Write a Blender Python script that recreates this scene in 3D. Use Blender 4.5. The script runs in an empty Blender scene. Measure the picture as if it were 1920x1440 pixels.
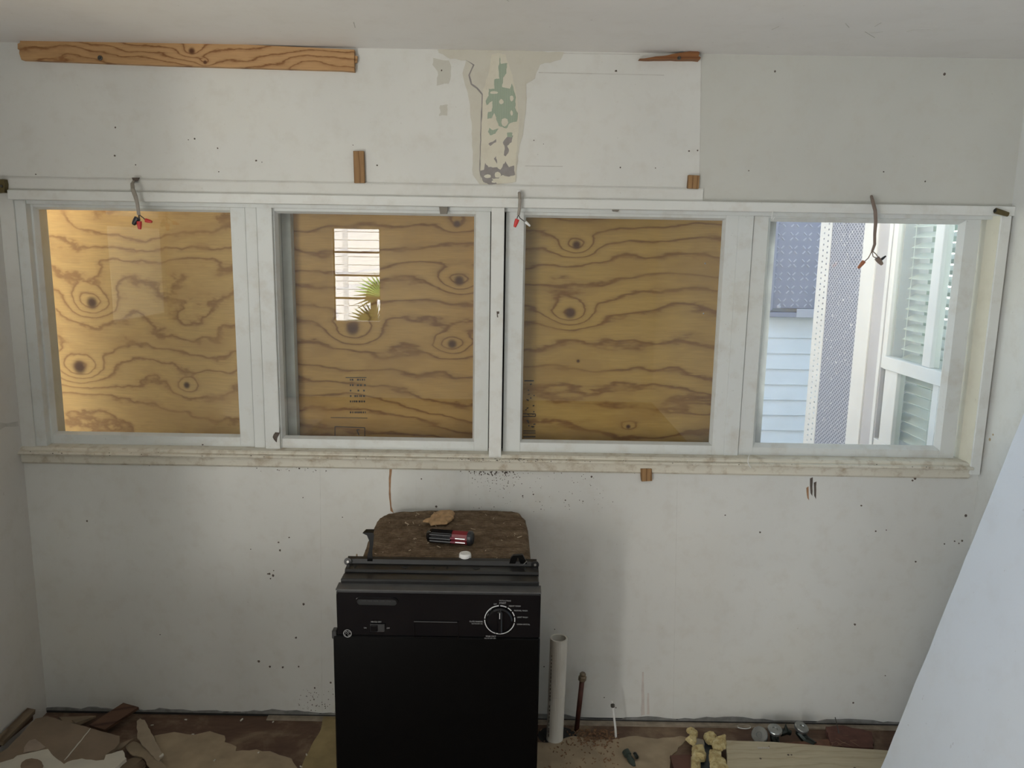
import bpy, bmesh, math, random
from mathutils import Vector, Matrix, noise
from mathutils.geometry import delaunay_2d_cdt

C = bpy.context.scene
COL = C.collection
random.seed(7)

# ------------------------------------------------------------ camera
D = 2.75; H = 1.814
PITCH = 0.17088; ROLL = 0.01651
F_PX = 1440.0
Fv = Vector((0, math.cos(PITCH), -math.sin(PITCH)))
Rt = Vector((1, 0, 0)); Up = Vector((0, math.sin(PITCH), math.cos(PITCH)))
cr, sr = math.cos(ROLL), math.sin(ROLL)
R2 = cr * Rt + sr * Up
U2 = -sr * Rt + cr * Up
cd = bpy.data.cameras.new('camera'); cam = bpy.data.objects.new('camera', cd); COL.objects.link(cam)
cd.sensor_width = 36.0; cd.lens = 36.0 * F_PX / 1920.0; cd.clip_start = 0.05; cd.clip_end = 200
M = Matrix(((R2.x, U2.x, -Fv.x, 0), (R2.y, U2.y, -Fv.y, -D), (R2.z, U2.z, -Fv.z, H), (0, 0, 0, 1)))
cam.matrix_world = M
C.camera = cam

# ------------------------------------------------------------ world, sun, lamps, exposure
w = bpy.data.worlds.new('world'); C.world = w; w.use_nodes = True
wn = w.node_tree.nodes; wl = w.node_tree.links
bg = wn['Background']; bg.inputs[0].default_value = (0.66, 0.82, 1.0, 1); bg.inputs[1].default_value = 1.7
sd = bpy.data.lights.new('sun', 'SUN'); sd.energy = 55.0; sd.angle = 0.01; sd.color = (1.0, 0.96, 0.9)
so = bpy.data.objects.new('sun', sd); COL.objects.link(so)
so.location = (2, 8, 9)
so.rotation_euler = (-Vector((0.22, 1.0, 1.0))).to_track_quat('-Z', 'Y').to_euler()
LAMPS = []
def area(name, loc, aim, sx, sy, power, color, spread=180):
    l = bpy.data.lights.new(name, 'AREA'); l.shape = 'RECTANGLE'; l.size = sx; l.size_y = sy
    l.energy = power; l.color = color; l.spread = math.radians(spread)
    o = bpy.data.objects.new(name, l); COL.objects.link(o); o.location = loc
    o.rotation_euler = (Vector(aim) - Vector(loc)).to_track_quat('-Z', 'Y').to_euler()
    return o
# added key lamp, dressed as a glazed door far behind at the left
area('added_key_lamp', (-2.97, -6.40, 1.08), (-2.6, 0.0, 1.0), 0.34, 2.0, 66, (1.0, 0.98, 0.93))
# added lamp lying on the floor behind the camera, brightens ceiling and upper wall
area('added_floor_lamp', (-1.6, -3.42, 0.02), (-1.6, -3.2, 2.0), 1.7, 1.0, 92, (1.0, 0.985, 0.94))
# added cool lamp in the windowless left bay, tints the leaning sheet blue
area('added_bay_lamp', (-3.62, -3.50, 0.95), (1.5, -0.9, 0.3), 1.0, 1.1, 100, (0.60, 0.79, 1.0))
# added overhead fill lamp further back in the room, no fixture built
area('added_room_lamp', (-1.2, -4.6, 2.45), (-1.2, -4.6, 0), 1.6, 1.6, 8, (1.0, 0.97, 0.92))
C.view_settings.view_transform = 'Standard'; C.view_settings.look = 'None'
C.view_settings.exposure = 0.0; C.view_settings.gamma = 1.0
C.view_settings.use_curve_mapping = False

# ------------------------------------------------------------ measuring helpers
def ray(px, py):
    return R2 * ((px - 960) / F_PX) - U2 * ((py - 720) / F_PX) + Fv
CO = Vector((0, -D, H))
def onY(px, py, Y=0.0):
    r = ray(px, py); return CO + r * ((Y + D) / r.y)
def onZ(px, py, Z=0.0):
    r = ray(px, py); return CO + r * ((Z - H) / r.z)
def onX(px, py, X):
    r = ray(px, py); return CO + r * (X / r.x)

# ------------------------------------------------------------ object helpers
WPOS = {}
def setprops(o, label=None, cat=None, group=None, kind=None):
    if label: o['label'] = label
    if cat: o['category'] = cat
    if group: o['group'] = group
    if kind: o['kind'] = kind
def attach(o, pos, parent):
    WPOS[o.name] = Vector(pos)
    if parent is not None:
        o.parent = parent
        o.location = Vector(pos) - WPOS[parent.name]
    else:
        o.location = pos
def mk(name, bm, mat, parent=None, label=None, cat=None, group=None, kind=None, smooth=False, origin=None):
    bmesh.ops.recalc_face_normals(bm, faces=bm.faces)
    me = bpy.data.meshes.new(name)
    if origin is None:
        xs = [v.co.x for v in bm.verts]; ys = [v.co.y for v in bm.verts]; zs = [v.co.z for v in bm.verts]
        origin = Vector(((min(xs) + max(xs)) / 2, (min(ys) + max(ys)) / 2, min(zs)))
    for v in bm.verts: v.co -= origin
    bm.to_mesh(me); bm.free()
    if smooth:
        for p in me.polygons: p.use_smooth = True
    mats = mat if isinstance(mat, (list, tuple)) else [mat]
    for m in mats: me.materials.append(m)
    o = bpy.data.objects.new(name, me); COL.objects.link(o)
    attach(o, origin, parent)
    setprops(o, label, cat, group, kind)
    return o
def thing(name, loc, label, cat, group=None, kind=None):
    o = bpy.data.objects.new(name, None); COL.objects.link(o); o.empty_display_size = 0.05
    attach(o, Vector(loc), None); setprops(o, label, cat, group, kind)
    return o
def bx(bm, x0, x1, y0, y1, z0, z1, bev=0.0, mi=0):
    x0, x1 = min(x0, x1), max(x0, x1); y0, y1 = min(y0, y1), max(y0, y1); z0, z1 = min(z0, z1), max(z0, z1)
    vs = [bm.verts.new((x, y, z)) for x in (x0, x1) for y in (y0, y1) for z in (z0, z1)]
    fs = []
    for q in ((0, 1, 3, 2), (4, 6, 7, 5), (0, 4, 5, 1), (2, 3, 7, 6), (0, 2, 6, 4), (1, 5, 7, 3)):
        f = bm.faces.new([vs[i] for i in q]); f.material_index = mi; fs.append(f)
    bmesh.ops.recalc_face_normals(bm, faces=fs)
    if bev:
        es = list({e for f in fs for e in f.edges})
        r = bmesh.ops.bevel(bm, geom=es, offset=bev, segments=1, affect='EDGES')
        for f in r['faces']: f.material_index = mi
    return vs
def box(name, x0, x1, y0, y1, z0, z1, mat, parent=None, bev=0.0, **k):
    bm = bmesh.new(); bx(bm, x0, x1, y0, y1, z0, z1, bev)
    return mk(name, bm, mat, parent, **k)
def tube(bm, pts, r, n=8, cap=True, mi=0, flat=1.0):
    pts = [Vector(p) for p in pts]
    rs = r if isinstance(r, (list, tuple)) else [r] * len(pts)
    rings = []
    prev = None
    for i, p in enumerate(pts):
        t = (pts[min(i + 1, len(pts) - 1)] - pts[max(i - 1, 0)]).normalized()
        if prev is None:
            a = Vector((0, 1, 0)) if abs(t.y) < 0.9 else Vector((1, 0, 0))
            u = t.cross(a).normalized()
        else:
            u = (prev - t * prev.dot(t)).normalized()
        prev = u
        v = t.cross(u)
        rings.append([bm.verts.new(p + (u * math.cos(2 * math.pi * k / n) + v * math.sin(2 * math.pi * k / n) * flat) * rs[i]) for k in range(n)])
    fs = []
    for a, b in zip(rings, rings[1:]):
        for k in range(n):
            fs.append(bm.faces.new((a[k], a[(k + 1) % n], b[(k + 1) % n], b[k])))
    if cap:
        fs.append(bm.faces.new(rings[0][::-1])); fs.append(bm.faces.new(rings[-1]))
    for f in fs: f.material_index = mi
    return rings
def lathe(bm, c, axis, prof, n=16, mi=0):
    """prof = [(radius, height)] along axis from c"""
    c = Vector(c); t = Vector(axis).normalized()
    a = Vector((0, 1, 0)) if abs(t.y) < 0.9 else Vector((1, 0, 0))
    u = t.cross(a).normalized(); v = t.cross(u)
    rings = []
    for r, h in prof:
        if r < 1e-6: rings.append([bm.verts.new(c + t * h)])
        else: rings.append([bm.verts.new(c + t * h + (u * math.cos(2 * math.pi * k / n) + v * math.sin(2 * math.pi * k / n)) * r) for k in range(n)])
    for a, b in zip(rings, rings[1:]):
        for k in range(n):
            k2 = (k + 1) % n
            if len(a) == 1 and len(b) == 1: continue
            if len(a) == 1: f = bm.faces.new((a[0], b[k2], b[k]))
            elif len(b) == 1: f = bm.faces.new((a[k], a[k2], b[0]))
            else: f = bm.faces.new((a[k], a[k2], b[k2], b[k]))
            f.material_index = mi
    if len(rings[0]) > 1: bm.faces.new(rings[0][::-1]).material_index = mi
    if len(rings[-1]) > 1: bm.faces.new(rings[-1]).material_index = mi
def rag(pts, step=0.02, amp=0.004, seed=0, keep=None):
    rnd = random.Random(seed); out = []
    n = len(pts)
    for i in range(n):
        a = Vector(pts[i]); b = Vector(pts[(i + 1) % n]); L = (b - a).length
        out.append(a)
        if keep and i in keep: continue
        k = int(L / step)
        d = (b - a); nrm = Vector((-d.y, d.x, 0)) if abs(d.z) < abs(d.x) + abs(d.y) and abs(a.z - b.z) < 1e-6 else None
        for j in range(1, k + 1):
            p = a + d * (j / (k + 1))
            p = p + Vector((rnd.uniform(-amp, amp), rnd.uniform(-amp, amp), rnd.uniform(-amp, amp)))
            out.append(p)
    return out
def prism(bm, pts, off, mi=0):
    """closed polygon of 3D points extruded by vector off"""
    off = Vector(off)
    if len(pts) > 6:
        P = [Vector(p) for p in pts]; dn = off.normalized(); c0 = P[0]
        nn = Vector((0, 0, 0))
        for i in range(len(P)): nn += (P[i] - c0).cross(P[(i + 1) % len(P)] - c0)
        nn.normalize(); ua = (P[1] - P[0]).normalized(); ua = (ua - nn * ua.dot(nn)).normalized(); va = nn.cross(ua)
        p2 = [Vector(((p - c0).dot(ua), (p - c0).dot(va))) for p in P]
        vo, eo, fo_, _, _, _ = delaunay_2d_cdt(p2, [], [list(range(len(P)))], 1, 1e-6)
        A = [bm.verts.new(c0 + ua * v.x + va * v.y) for v in vo]; B = [bm.verts.new(c0 + ua * v.x + va * v.y + off) for v in vo]
        cnt = {}
        for f in fo_:
            bm.faces.new([A[i] for i in f]).material_index = mi; bm.faces.new([B[i] for i in f][::-1]).material_index = mi
            for i in range(len(f)):
                e = (f[i], f[(i + 1) % len(f)]); k = (min(e), max(e)); cnt.setdefault(k, []).append(e)
        for k, es in cnt.items():
            if len(es) == 1:
                i, j = es[0]
                try: bm.faces.new((A[j], A[i], B[i], B[j])).material_index = mi
                except ValueError: pass
        return
    a = [bm.verts.new(Vector(p)) for p in pts]; b = [bm.verts.new(Vector(p) + off) for p in pts]
    f1 = bm.faces.new(a); f2 = bm.faces.new(b[::-1]); fs = [f1, f2]
    n = len(pts)
    for i in range(n): fs.append(bm.faces.new((a[i], b[i], b[(i + 1) % n], a[(i + 1) % n])))
    for f in fs: f.material_index = mi
    bmesh.ops.triangulate(bm, faces=[f1, f2], ngon_method='EAR_CLIP')
def wall_prism(name, px, Y, th, mat, parent=None, step=0.02, amp=0.003, seed=0, **k):
    pts = [onY(x, y, Y) for x, y in px]
    if amp:
        pts = rag(pts, step, amp, seed)
        for p in pts: p.y = Y
    bm = bmesh.new(); prism(bm, pts, (0, th, 0)); return mk(name, bm, mat, parent, **k)
def floor_prism(name, px, z, th, mat, parent=None, step=0.02, amp=0.003, seed=0, keep=None, tilt=None, ymin=None, **k):
    """z top height (a number or function of px index), th thickness downwards"""
    pts = [onZ(x, y, z) for x, y in px]
    if amp:
        pts = rag(pts, step, amp, seed, keep)
        for p in pts: p.z = z
    if ymin is not None:
        for p in pts: p.y = max(p.y, ymin)
    bm = bmesh.new(); prism(bm, pts, (0, 0, -th))
    if tilt:
        for v in bm.verts: v.co.z += (v.co.x - tilt[0]) * tilt[1] + (v.co.y - tilt[2]) * tilt[3]
    return mk(name, bm, mat, parent, **k)
def ext(bm, prof, x0, x1):
    """profile [(y,z)] extruded along x"""
    prism(bm, [(x0, y, z) for y, z in prof], (x1 - x0, 0, 0))

# ------------------------------------------------------------ materials
def newmat(name):
    m = bpy.data.materials.new(name); m.use_nodes = True
    nt = m.node_tree; b = nt.nodes['Principled BSDF']
    return m, nt, b
def nd(nt, t, **k):
    n = nt.nodes.new(t)
    for a, v in k.items(): setattr(n, a, v)
    return n
def math_(nt, op, a, b=None, c=None):
    n = nd(nt, 'ShaderNodeMath', operation=op)
    for i, v in enumerate((a, b, c)):
        if v is None: continue
        if isinstance(v, (int, float)): n.inputs[i].default_value = v
        else: nt.links.new(v, n.inputs[i])
    return n.outputs[0]
def ramp(nt, fac, stops, interp='LINEAR'):
    r = nd(nt, 'ShaderNodeValToRGB'); e = r.color_ramp.elements; r.color_ramp.interpolation = interp
    while len(e) > 1: e.remove(e[-1])
    e[0].position = stops[0][0]; e[0].color = (*stops[0][1], 1)
    for p, c in stops[1:]:
        x = e.new(p); x.color = (*c, 1)
    nt.links.new(fac, r.inputs[0]); return r.outputs[0]
def pos(nt, scale=(1, 1, 1), off=(0, 0, 0)):
    g = nd(nt, 'ShaderNodeNewGeometry'); mp = nd(nt, 'ShaderNodeMapping')
    mp.inputs['Scale'].default_value = scale; mp.inputs['Location'].default_value = off
    nt.links.new(g.outputs['Position'], mp.inputs[0]); return mp.outputs[0]
def noi(nt, vec, scale, detail=3, rough=0.5, dist=0.0):
    n = nd(nt, 'ShaderNodeTexNoise'); n.inputs['Scale'].default_value = scale; n.inputs['Detail'].default_value = detail
    n.inputs['Roughness'].default_value = rough; n.inputs['Distortion'].default_value = dist
    nt.links.new(vec, n.inputs['Vector']); return n.outputs[0]
def mixc(nt, fac, a, b, blend='MIX'):
    n = nd(nt, 'ShaderNodeMix', data_type='RGBA', blend_type=blend)
    for s, v in ((n.inputs[0], fac), (n.inputs[6], a), (n.inputs[7], b)):
        if isinstance(v, (int, float)): s.default_value = v
        elif isinstance(v, tuple): s.default_value = (*v, 1)
        else: nt.links.new(v, s)
    return n.outputs[2]
def bump(nt, b, h, strength=0.2, dist=0.002):
    n = nd(nt, 'ShaderNodeBump'); n.inputs['Strength'].default_value = strength; n.inputs['Distance'].default_value = dist
    nt.links.new(h, n.inputs['Height']); nt.links.new(n.outputs[0], b.inputs['Normal'])
def plain(name, col, rough=0.5, metal=0.0, var=0.12, scale=30, bumps=0.1, spec=0.5):
    m, nt, b = newmat(name)
    n = noi(nt, pos(nt), scale, 4)
    c = ramp(nt, n, [(0.25, tuple(x * (1 - var) for x in col)), (0.75, tuple(min(1, x * (1 + var)) for x in col))])
    nt.links.new(c, b.inputs['Base Color']); b.inputs['Roughness'].default_value = rough; b.inputs['Metallic'].default_value = metal
    b.inputs['Specular IOR Level'].default_value = spec
    if bumps: bump(nt, b, n, bumps, 0.002)
    return m
def paint(name, col, dirt=(0.42, 0.36, 0.27), dirt_amt=0.35, rough=0.55, scale=1.0, brush=0.0):
    """old painted surface: broad tone drift, faint grime and specks"""
    m, nt, b = newmat(name)
    p = pos(nt)
    broad = noi(nt, p, 1.6 * scale, 3)
    fine = noi(nt, p, 14 * scale, 5, 0.65)
    spk = noi(nt, p, 85 * scale, 2, 0.5)
    base = ramp(nt, broad, [(0.3, tuple(x * 0.93 for x in col)), (0.55, col), (0.75, (col[0] * 1.0, col[1] * 0.985, col[2] * 0.95))])
    g = ramp(nt, fine, [(0.5, (0, 0, 0)), (0.78, (1, 1, 1))])
    gf = math_(nt, 'MULTIPLY', g, dirt_amt)
    c = mixc(nt, gf, base, dirt)
    s = ramp(nt, spk, [(0.735, (0, 0, 0)), (0.76, (1, 1, 1))])
    c = mixc(nt, math_(nt, 'MULTIPLY', s, 0.22 if dirt_amt > 0 else 0), c, (0.2, 0.17, 0.13))
    nt.links.new(c, b.inputs['Base Color']); b.inputs['Roughness'].default_value = rough
    h = math_(nt, 'ADD', math_(nt, 'MULTIPLY', fine, 0.5), noi(nt, pos(nt, (1, 1, 0.25) if brush else (1, 1, 1)), 160, 3))
    bump(nt, b, h, 0.10, 0.002)
    return m
def wood(name, light, dark, knotc=(0.095, 0.036, 0.014), freq=9.0, amp=0.9, knots=(), rough=0.6, nx=0.8, nz=2.6, off=(0, 0, 0), axis='z', red=None, soft=0.5):
    """veneer figure: iso-lines of a warped height field that ring round the knots"""
    m, nt, b = newmat(name)
    g = nd(nt, 'ShaderNodeNewGeometry')
    sep = nd(nt, 'ShaderNodeSeparateXYZ'); nt.links.new(g.outputs['Position'], sep.inputs[0])
    zc = {'z': 2, 'y': 1, 'x': 0}[axis]
    sc = {'z': (nx, nx, nz), 'y': (nx, nz, nz), 'x': (nz, nx, nx)}[axis]
    n1 = noi(nt, pos(nt, sc, off), 1.5, 3, 0.5, 0.3)
    n2 = noi(nt, pos(nt, tuple(s * 2 for s in sc), off), 5.0, 3, 0.6)
    f = math_(nt, 'MULTIPLY', sep.outputs[zc], freq)
    f = math_(nt, 'ADD', f, math_(nt, 'MULTIPLY', n1, amp * 7))
    f = math_(nt, 'ADD', f, math_(nt, 'MULTIPLY', n2, amp * 1.3))
    core = None
    for (kx, kz, kr, ka) in knots:
        dx = math_(nt, 'MULTIPLY', math_(nt, 'SUBTRACT', sep.outputs[0], kx), 1 / (kr * 4.2))
        dz = math_(nt, 'MULTIPLY', math_(nt, 'SUBTRACT', sep.outputs[2], kz), 1 / (kr * 2.6))
        r2 = math_(nt, 'ADD', math_(nt, 'MULTIPLY', dx, dx), math_(nt, 'MULTIPLY', dz, dz))
        e = math_(nt, 'EXPONENT', math_(nt, 'MULTIPLY', r2, -1.0))
        f = math_(nt, 'ADD', f, math_(nt, 'MULTIPLY', e, ka))
        dx2 = math_(nt, 'MULTIPLY', dx, 4.2); dz2 = math_(nt, 'MULTIPLY', dz, 2.6)
        rr = math_(nt, 'ADD', math_(nt, 'MULTIPLY', dx2, dx2), math_(nt, 'MULTIPLY', dz2, dz2))
        e2 = math_(nt, 'EXPONENT', math_(nt, 'MULTIPLY', math_(nt, 'MULTIPLY', rr, rr), -0.7))
        if kr < .04: core = e2 if core is None else math_(nt, 'MAXIMUM', core, e2)
    t = math_(nt, 'FRACT', f)
    mid = tuple(l * (1 - soft * 0.4) + d * soft * 0.4 for l, d in zip(light, dark))
    c = ramp(nt, t, [(0.0, dark), (0.12, mid), (0.24, light), (0.55, light), (0.80, mid), (1.0, dark)], 'EASE')
    fib = noi(nt, pos(nt, {'z': (3, 3, 60), 'y': (3, 60, 60), 'x': (60, 3, 3)}[axis]), 4, 3, 0.6)
    c = mixc(nt, 0.35, c, ramp(nt, fib, [(0.3, (0.55, 0.55, 0.55)), (0.7, (1, 1, 1))]), 'MULTIPLY')
    blot = noi(nt, pos(nt, (1, 1, 2.2), (3, 1, 5)), 3.2, 4, 0.6, 0.5)
    c = mixc(nt, ramp(nt, blot, [(0.5, (0, 0, 0)), (0.62, (0.5, 0.5, 0.5))]), c, red or tuple(l * .5 + d * .5 for l, d in zip(light, dark)))
    if core is not None: c = mixc(nt, core, c, knotc)
    nt.links.new(c, b.inputs['Base Color']); b.inputs['Roughness'].default_value = rough
    b.inputs['Specular IOR Level'].default_value = 0.25
    bump(nt, b, fib, 0.15, 0.001)
    return m
def glass(name, haze=0.03, tint=(0.94, 0.96, 0.95), f0=0.085, hazec=(0.7, 0.75, 0.8)):
    m = bpy.data.materials.new(name); m.use_nodes = True; nt = m.node_tree
    for n in list(nt.nodes): nt.nodes.remove(n)
    out = nd(nt, 'ShaderNodeOutputMaterial'); g = nd(nt, 'ShaderNodeNewGeometry')
    tr = nd(nt, 'ShaderNodeBsdfTransparent'); tr.inputs[0].default_value = (*tint, 1)
    gl = nd(nt, 'ShaderNodeBsdfGlossy'); gl.inputs['Roughness'].default_value = 0.0
    df = nd(nt, 'ShaderNodeBsdfDiffuse'); df.inputs[0].default_value = (*hazec, 1)
    dt = nd(nt, 'ShaderNodeVectorMath', operation='DOT_PRODUCT')
    nt.links.new(g.outputs['Normal'], dt.inputs[0]); nt.links.new(g.outputs['Incoming'], dt.inputs[1])
    c = math_(nt, 'SUBTRACT', 1.0, math_(nt, 'ABSOLUTE', dt.outputs['Value']))
    c5 = math_(nt, 'POWER', c, 5.0)
    F = math_(nt, 'ADD', f0, math_(nt, 'MULTIPLY', c5, 0.9))
    F = math_(nt, 'MULTIPLY', F, math_(nt, 'SUBTRACT', 1.0, g.outputs['Backfacing']))
    hz = math_(nt, 'MULTIPLY', ramp(nt, noi(nt, pos(nt), 6, 5, 0.7), [(0.3, (0.3, 0.3, 0.3)), (0.8, (1, 1, 1))]), haze)
    m1 = nd(nt, 'ShaderNodeMixShader'); nt.links.new(hz, m1.inputs[0]); nt.links.new(tr.outputs[0], m1.inputs[1]); nt.links.new(df.outputs[0], m1.inputs[2])
    m2 = nd(nt, 'ShaderNodeMixShader'); nt.links.new(F, m2.inputs[0]); nt.links.new(m1.outputs[0], m2.inputs[1]); nt.links.new(gl.outputs[0], m2.inputs[2])
    nt.links.new(m2.outputs[0], out.inputs[0])
    return m

WALLC = (0.645, 0.645, 0.61)
m_wall = paint('wall_paint', WALLC, dirt_amt=0.22)
m_wall_l = paint('wall_paint_left', (0.64, 0.62, 0.58), dirt_amt=0.22)
m_wall_r = paint('wall_paint_right', (0.66, 0.66, 0.62), dirt_amt=0.25)
m_ceil = paint('ceiling_paint', (0.74, 0.725, 0.70), dirt_amt=0.12, scale=0.8)
m_trim = paint('trim_paint', (0.68, 0.69, 0.66), dirt_amt=0.35, rough=0.45, brush=1)
m_sash = paint('sash_paint', (0.64, 0.66, 0.64), dirt_amt=0.4, rough=0.45, brush=1)
m_sill = paint('sill_paint', (0.62, 0.59, 0.50), dirt=(0.3, 0.22, 0.13), dirt_amt=0.9, rough=0.5, scale=1.6)
m_cream = paint('cream_paint', (0.66, 0.64, 0.52), dirt_amt=0.25)
m_outer = plain('weathered_white_wood', (0.42, 0.43, 0.42), 0.7, var=0.25, scale=12)
m_dark = plain('dark_gap', (0.02, 0.02, 0.02), 0.9)
m_glass = glass('window_glass', haze=0.02)
m_glass4 = glass('window_glass_dusty', haze=0.06, hazec=(0.7, 0.78, 0.9))
m_plaster = paint('bare_plaster', (0.56, 0.54, 0.465), dirt_amt=0.3, rough=0.8)
m_plaster2 = paint('bare_plaster_pale', (0.62, 0.59, 0.49), dirt_amt=0.3, rough=0.8)
m_green = None

# ================================================================ ROOM SHELL
XL = -1.805; XR = 1.733; ZC = 2.483
ym = 612
def X0(px, py=ym, Y=0.0): return onY(px, py, Y).x
def Z0(px, py, Y=0.0): return onY(px, py, Y).z
opL = X0(46); opR = X0(1843, 640)
zHead = Z0(960, 390)                       # underside of lower header board
zHmid = Z0(960, 372); zHtop = Z0(960, 347)
zSill = Z0(960, 856)                       # top line of sill nose
SY = 0.035                                  # face plane of the sashes
zGt = Z0(960, 407, SY + .03); zGb = Z0(960, 822, SY + .03)
zRb = Z0(960, 849, SY)                      # bottom of the sash bottom rails
print('levels', zHtop, zHmid, zHead, zGt, zGb, zRb, zSill, 'open', opL, opR)
zOb = zRb - 0.004; zOt = zHead + 0.03

bm = bmesh.new()
bx(bm, XL - 0.1, XR + 0.1, 0, 0.13, -0.02, zOb)
bx(bm, XL - 0.1, XR + 0.1, 0, 0.13, zOt, ZC + 0.05)
bx(bm, XL - 0.1, opL, 0, 0.13, zOb, zOt)
bx(bm, opR, XR + 0.1, 0, 0.13, zOb, zOt)
wall_back = mk('wall_back', bm, m_wall, kind='structure', label='white painted wall with a band of four windows')

# left wall with a screened window out of frame; the room opens out behind it
LW0, LW1, LZ0, LZ1 = -1.27, -0.60, 1.42, 2.2
bm = bmesh.new()
bx(bm, XL - 0.12, XL, LW1, 0.0, 0, ZC)
bx(bm, XL - 0.12, XL, -2.3, LW0, 0, ZC)
bx(bm, XL - 0.12, XL, LW0, LW1, 0, LZ0)
bx(bm, XL - 0.12, XL, LW0, LW1, LZ1, ZC)
mk('wall_left', bm, m_wall_l, kind='structure', label='white painted left wall')
bm = bmesh.new(); bx(bm, XR, XR + 0.12, -6.6, 0.0, 0, ZC)
mk('wall_right', bm, m_wall_r, kind='structure', label='white painted right wall')
bm = bmesh.new(); bx(bm, -3.7, XL - 0.12, -2.42, -2.3, 0, ZC)
mk('wall_return', bm, m_wall_l, kind='structure')
bm = bmesh.new(); bx(bm, -3.82, -3.7, -6.6, -2.3, 0, ZC)
mk('wall_side', bm, m_wall_l, kind='structure')
RY = -6.5
rw = [onY(613, 427, 6.5), onY(705, 430, 6.5), onY(715, 605, 6.5), onY(627, 603, 6.5)]
RX0, RX1 = (rw[0].x + rw[3].x) / 2, (rw[1].x + rw[2].x) / 2
RZ1 = (rw[0].z + rw[1].z) / 2; RZ0 = (rw[2].z + rw[3].z) / 2
print('rear window', RX0, RX1, RZ0, RZ1)
bm = bmesh.new()
bx(bm, -3.82, RX0, RY - 0.12, RY, 0, ZC); bx(bm, RX1, XR + .12, RY - 0.12, RY, 0, ZC)
bx(bm, RX0, RX1, RY - 0.12, RY, 0, RZ0); bx(bm, RX0, RX1, RY - 0.12, RY, RZ1, ZC)
mk('wall_rear', bm, m_wall, kind='structure')
root = bpy.data.objects.new('added_door_1', None); COL.objects.link(root); attach(root, Vector((-2.89, RY, 0)), None); setprops(root, 'added door frame around the unseen key lamp', None, None, 'structure')  # unseen frame, added to dress the key lamp as a door
for (a, b_, c_, d_) in ((-3.13, -3.07, 0, 2.16), (-2.71, -2.65, 0, 2.16), (-3.07, -2.71, 2.10, 2.16)):
    bm = bmesh.new(); bx(bm, a, b_, RY, RY + .04, c_, d_, .003); mk('added_door_frame', bm, m_trim, root)
bm = bmesh.new(); bx(bm, -3.9, XR + 0.1, -6.7, 0.13, ZC, ZC + 0.1)
mk('ceiling', bm, m_ceil, kind='structure', label='smooth off-white painted ceiling')

# floor: stained subfloor
m_floor, nt, b = newmat('stained_subfloor')
n = noi(nt, pos(nt, (1, 1, 1)), 5, 6, 0.65, 0.6)
n2 = noi(nt, pos(nt, (1, 6, 1)), 9, 4, 0.6)
c = ramp(nt, n, [(0.3, (0.085, 0.045, 0.030)), (0.5, (0.13, 0.075, 0.048)), (0.62, (0.22, 0.15, 0.095)), (0.8, (0.30, 0.23, 0.15))])
c = mixc(nt, 0.5, c, ramp(nt, n2, [(0.3, (0.5, 0.5, 0.5)), (0.7, (1, 1, 1))]), 'MULTIPLY')
nt.links.new(c, b.inputs['Base Color']); b.inputs['Roughness'].default_value = 0.8; bump(nt, b, n, 0.4, 0.004)
bm = bmesh.new(); bx(bm, -3.82, XR + 0.1, -6.62, 0.13, -0.1, 0)
floor = mk('floor', bm, m_floor, kind='structure', label='brown stained bare subfloor')

# added low cabinet, out of frame, that keeps the lower left corner in shade
m_cab_ = plain('cabinet_paint', (0.42, 0.38, 0.30), 0.6, var=.1)
cb = thing('added_cabinet', (-1.5, -1.5, 0), 'low cabinet added outside the frame to shade the lower left corner', 'cabinet')
bm = bmesh.new(); bx(bm, XL + .002, -1.22, -1.9, -1.15, .08, .72, .003); mk('body', bm, m_cab_, cb)
bm = bmesh.new(); bx(bm, XL + .002, -1.20, -1.92, -1.13, .72, .745, .003); mk('worktop', bm, m_cab_, cb)
bm = bmesh.new(); bx(bm, XL + .01, -1.27, -1.88, -1.17, 0, .08); mk('plinth', bm, m_dark, cb)
dr_ = box('door', -1.222, -1.205, -1.88, -1.17, .10, .70, m_cab_, cb, .003)
bm = bmesh.new(); lathe(bm, (-1.205, -1.24, .6), (1, 0, 0), [(.008, 0), (.008, .012), (.015, .016), (.013, .024)], 12); mk('knob', bm, m_dark, dr_)

# ---------------- header trims
m_hdr = m_trim
bm = bmesh.new(); bx(bm, X0(20, 355), X0(1897, 392), -0.022, 0.0, zHead, zHmid, 0.002)
mk('trim_1', bm, m_hdr, kind='structure', label='white header board along the top of the windows')
bm = bmesh.new()
ext(bm, [(0, zHmid), (-0.008, zHmid), (-0.007, zHtop - 0.006), (-0.004, zHtop), (0, zHtop)], XL + 0.001, X0(1318, 352))
mk('trim_2', bm, m_wall, kind='structure', label='upper painted strip above the header board')
# inner stop under header (two small steps above the sashes)
bm = bmesh.new()
bx(bm, opL, opR, 0.0, 0.13, zHead, zOt)
bx(bm, opL, opR, 0.012, 0.10, zHead - 0.012, zHead)
mk('trim_3', bm, m_sash, kind='structure', label='window head stop below the header board')
# sill with moulded nose
bm = bmesh.new()
s = zSill
prof = [(0.13, s - 0.03), (0.13, s + 0.012), (0.03, s + 0.012), (-0.006, s + 0.008), (-0.012, s + 0.002), (-0.012, s - 0.003), (-0.026, s - 0.006), (-0.030, s - 0.011), (-0.027, s - 0.016), (-0.014, s - 0.018), (-0.014, s - 0.024), (0.0, s - 0.03)]
sL, sR = X0(41, 850), X0(1818, 872)
ext(bm, prof, sL, sR)
mk('trim_4', bm, m_sill, kind='structure', label='grimy moulded window sill')
bm = bmesh.new()
ext(bm, [(0.0, s - 0.055), (0.0, s - 0.024), (-0.012, s - 0.024), (-0.011, s - 0.048), (-0.005, s - 0.055)], sL + 0.002, sR - 0.002)
mk('trim_5', bm, m_sill, kind='structure', label='thin apron strip below the sill')

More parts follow.
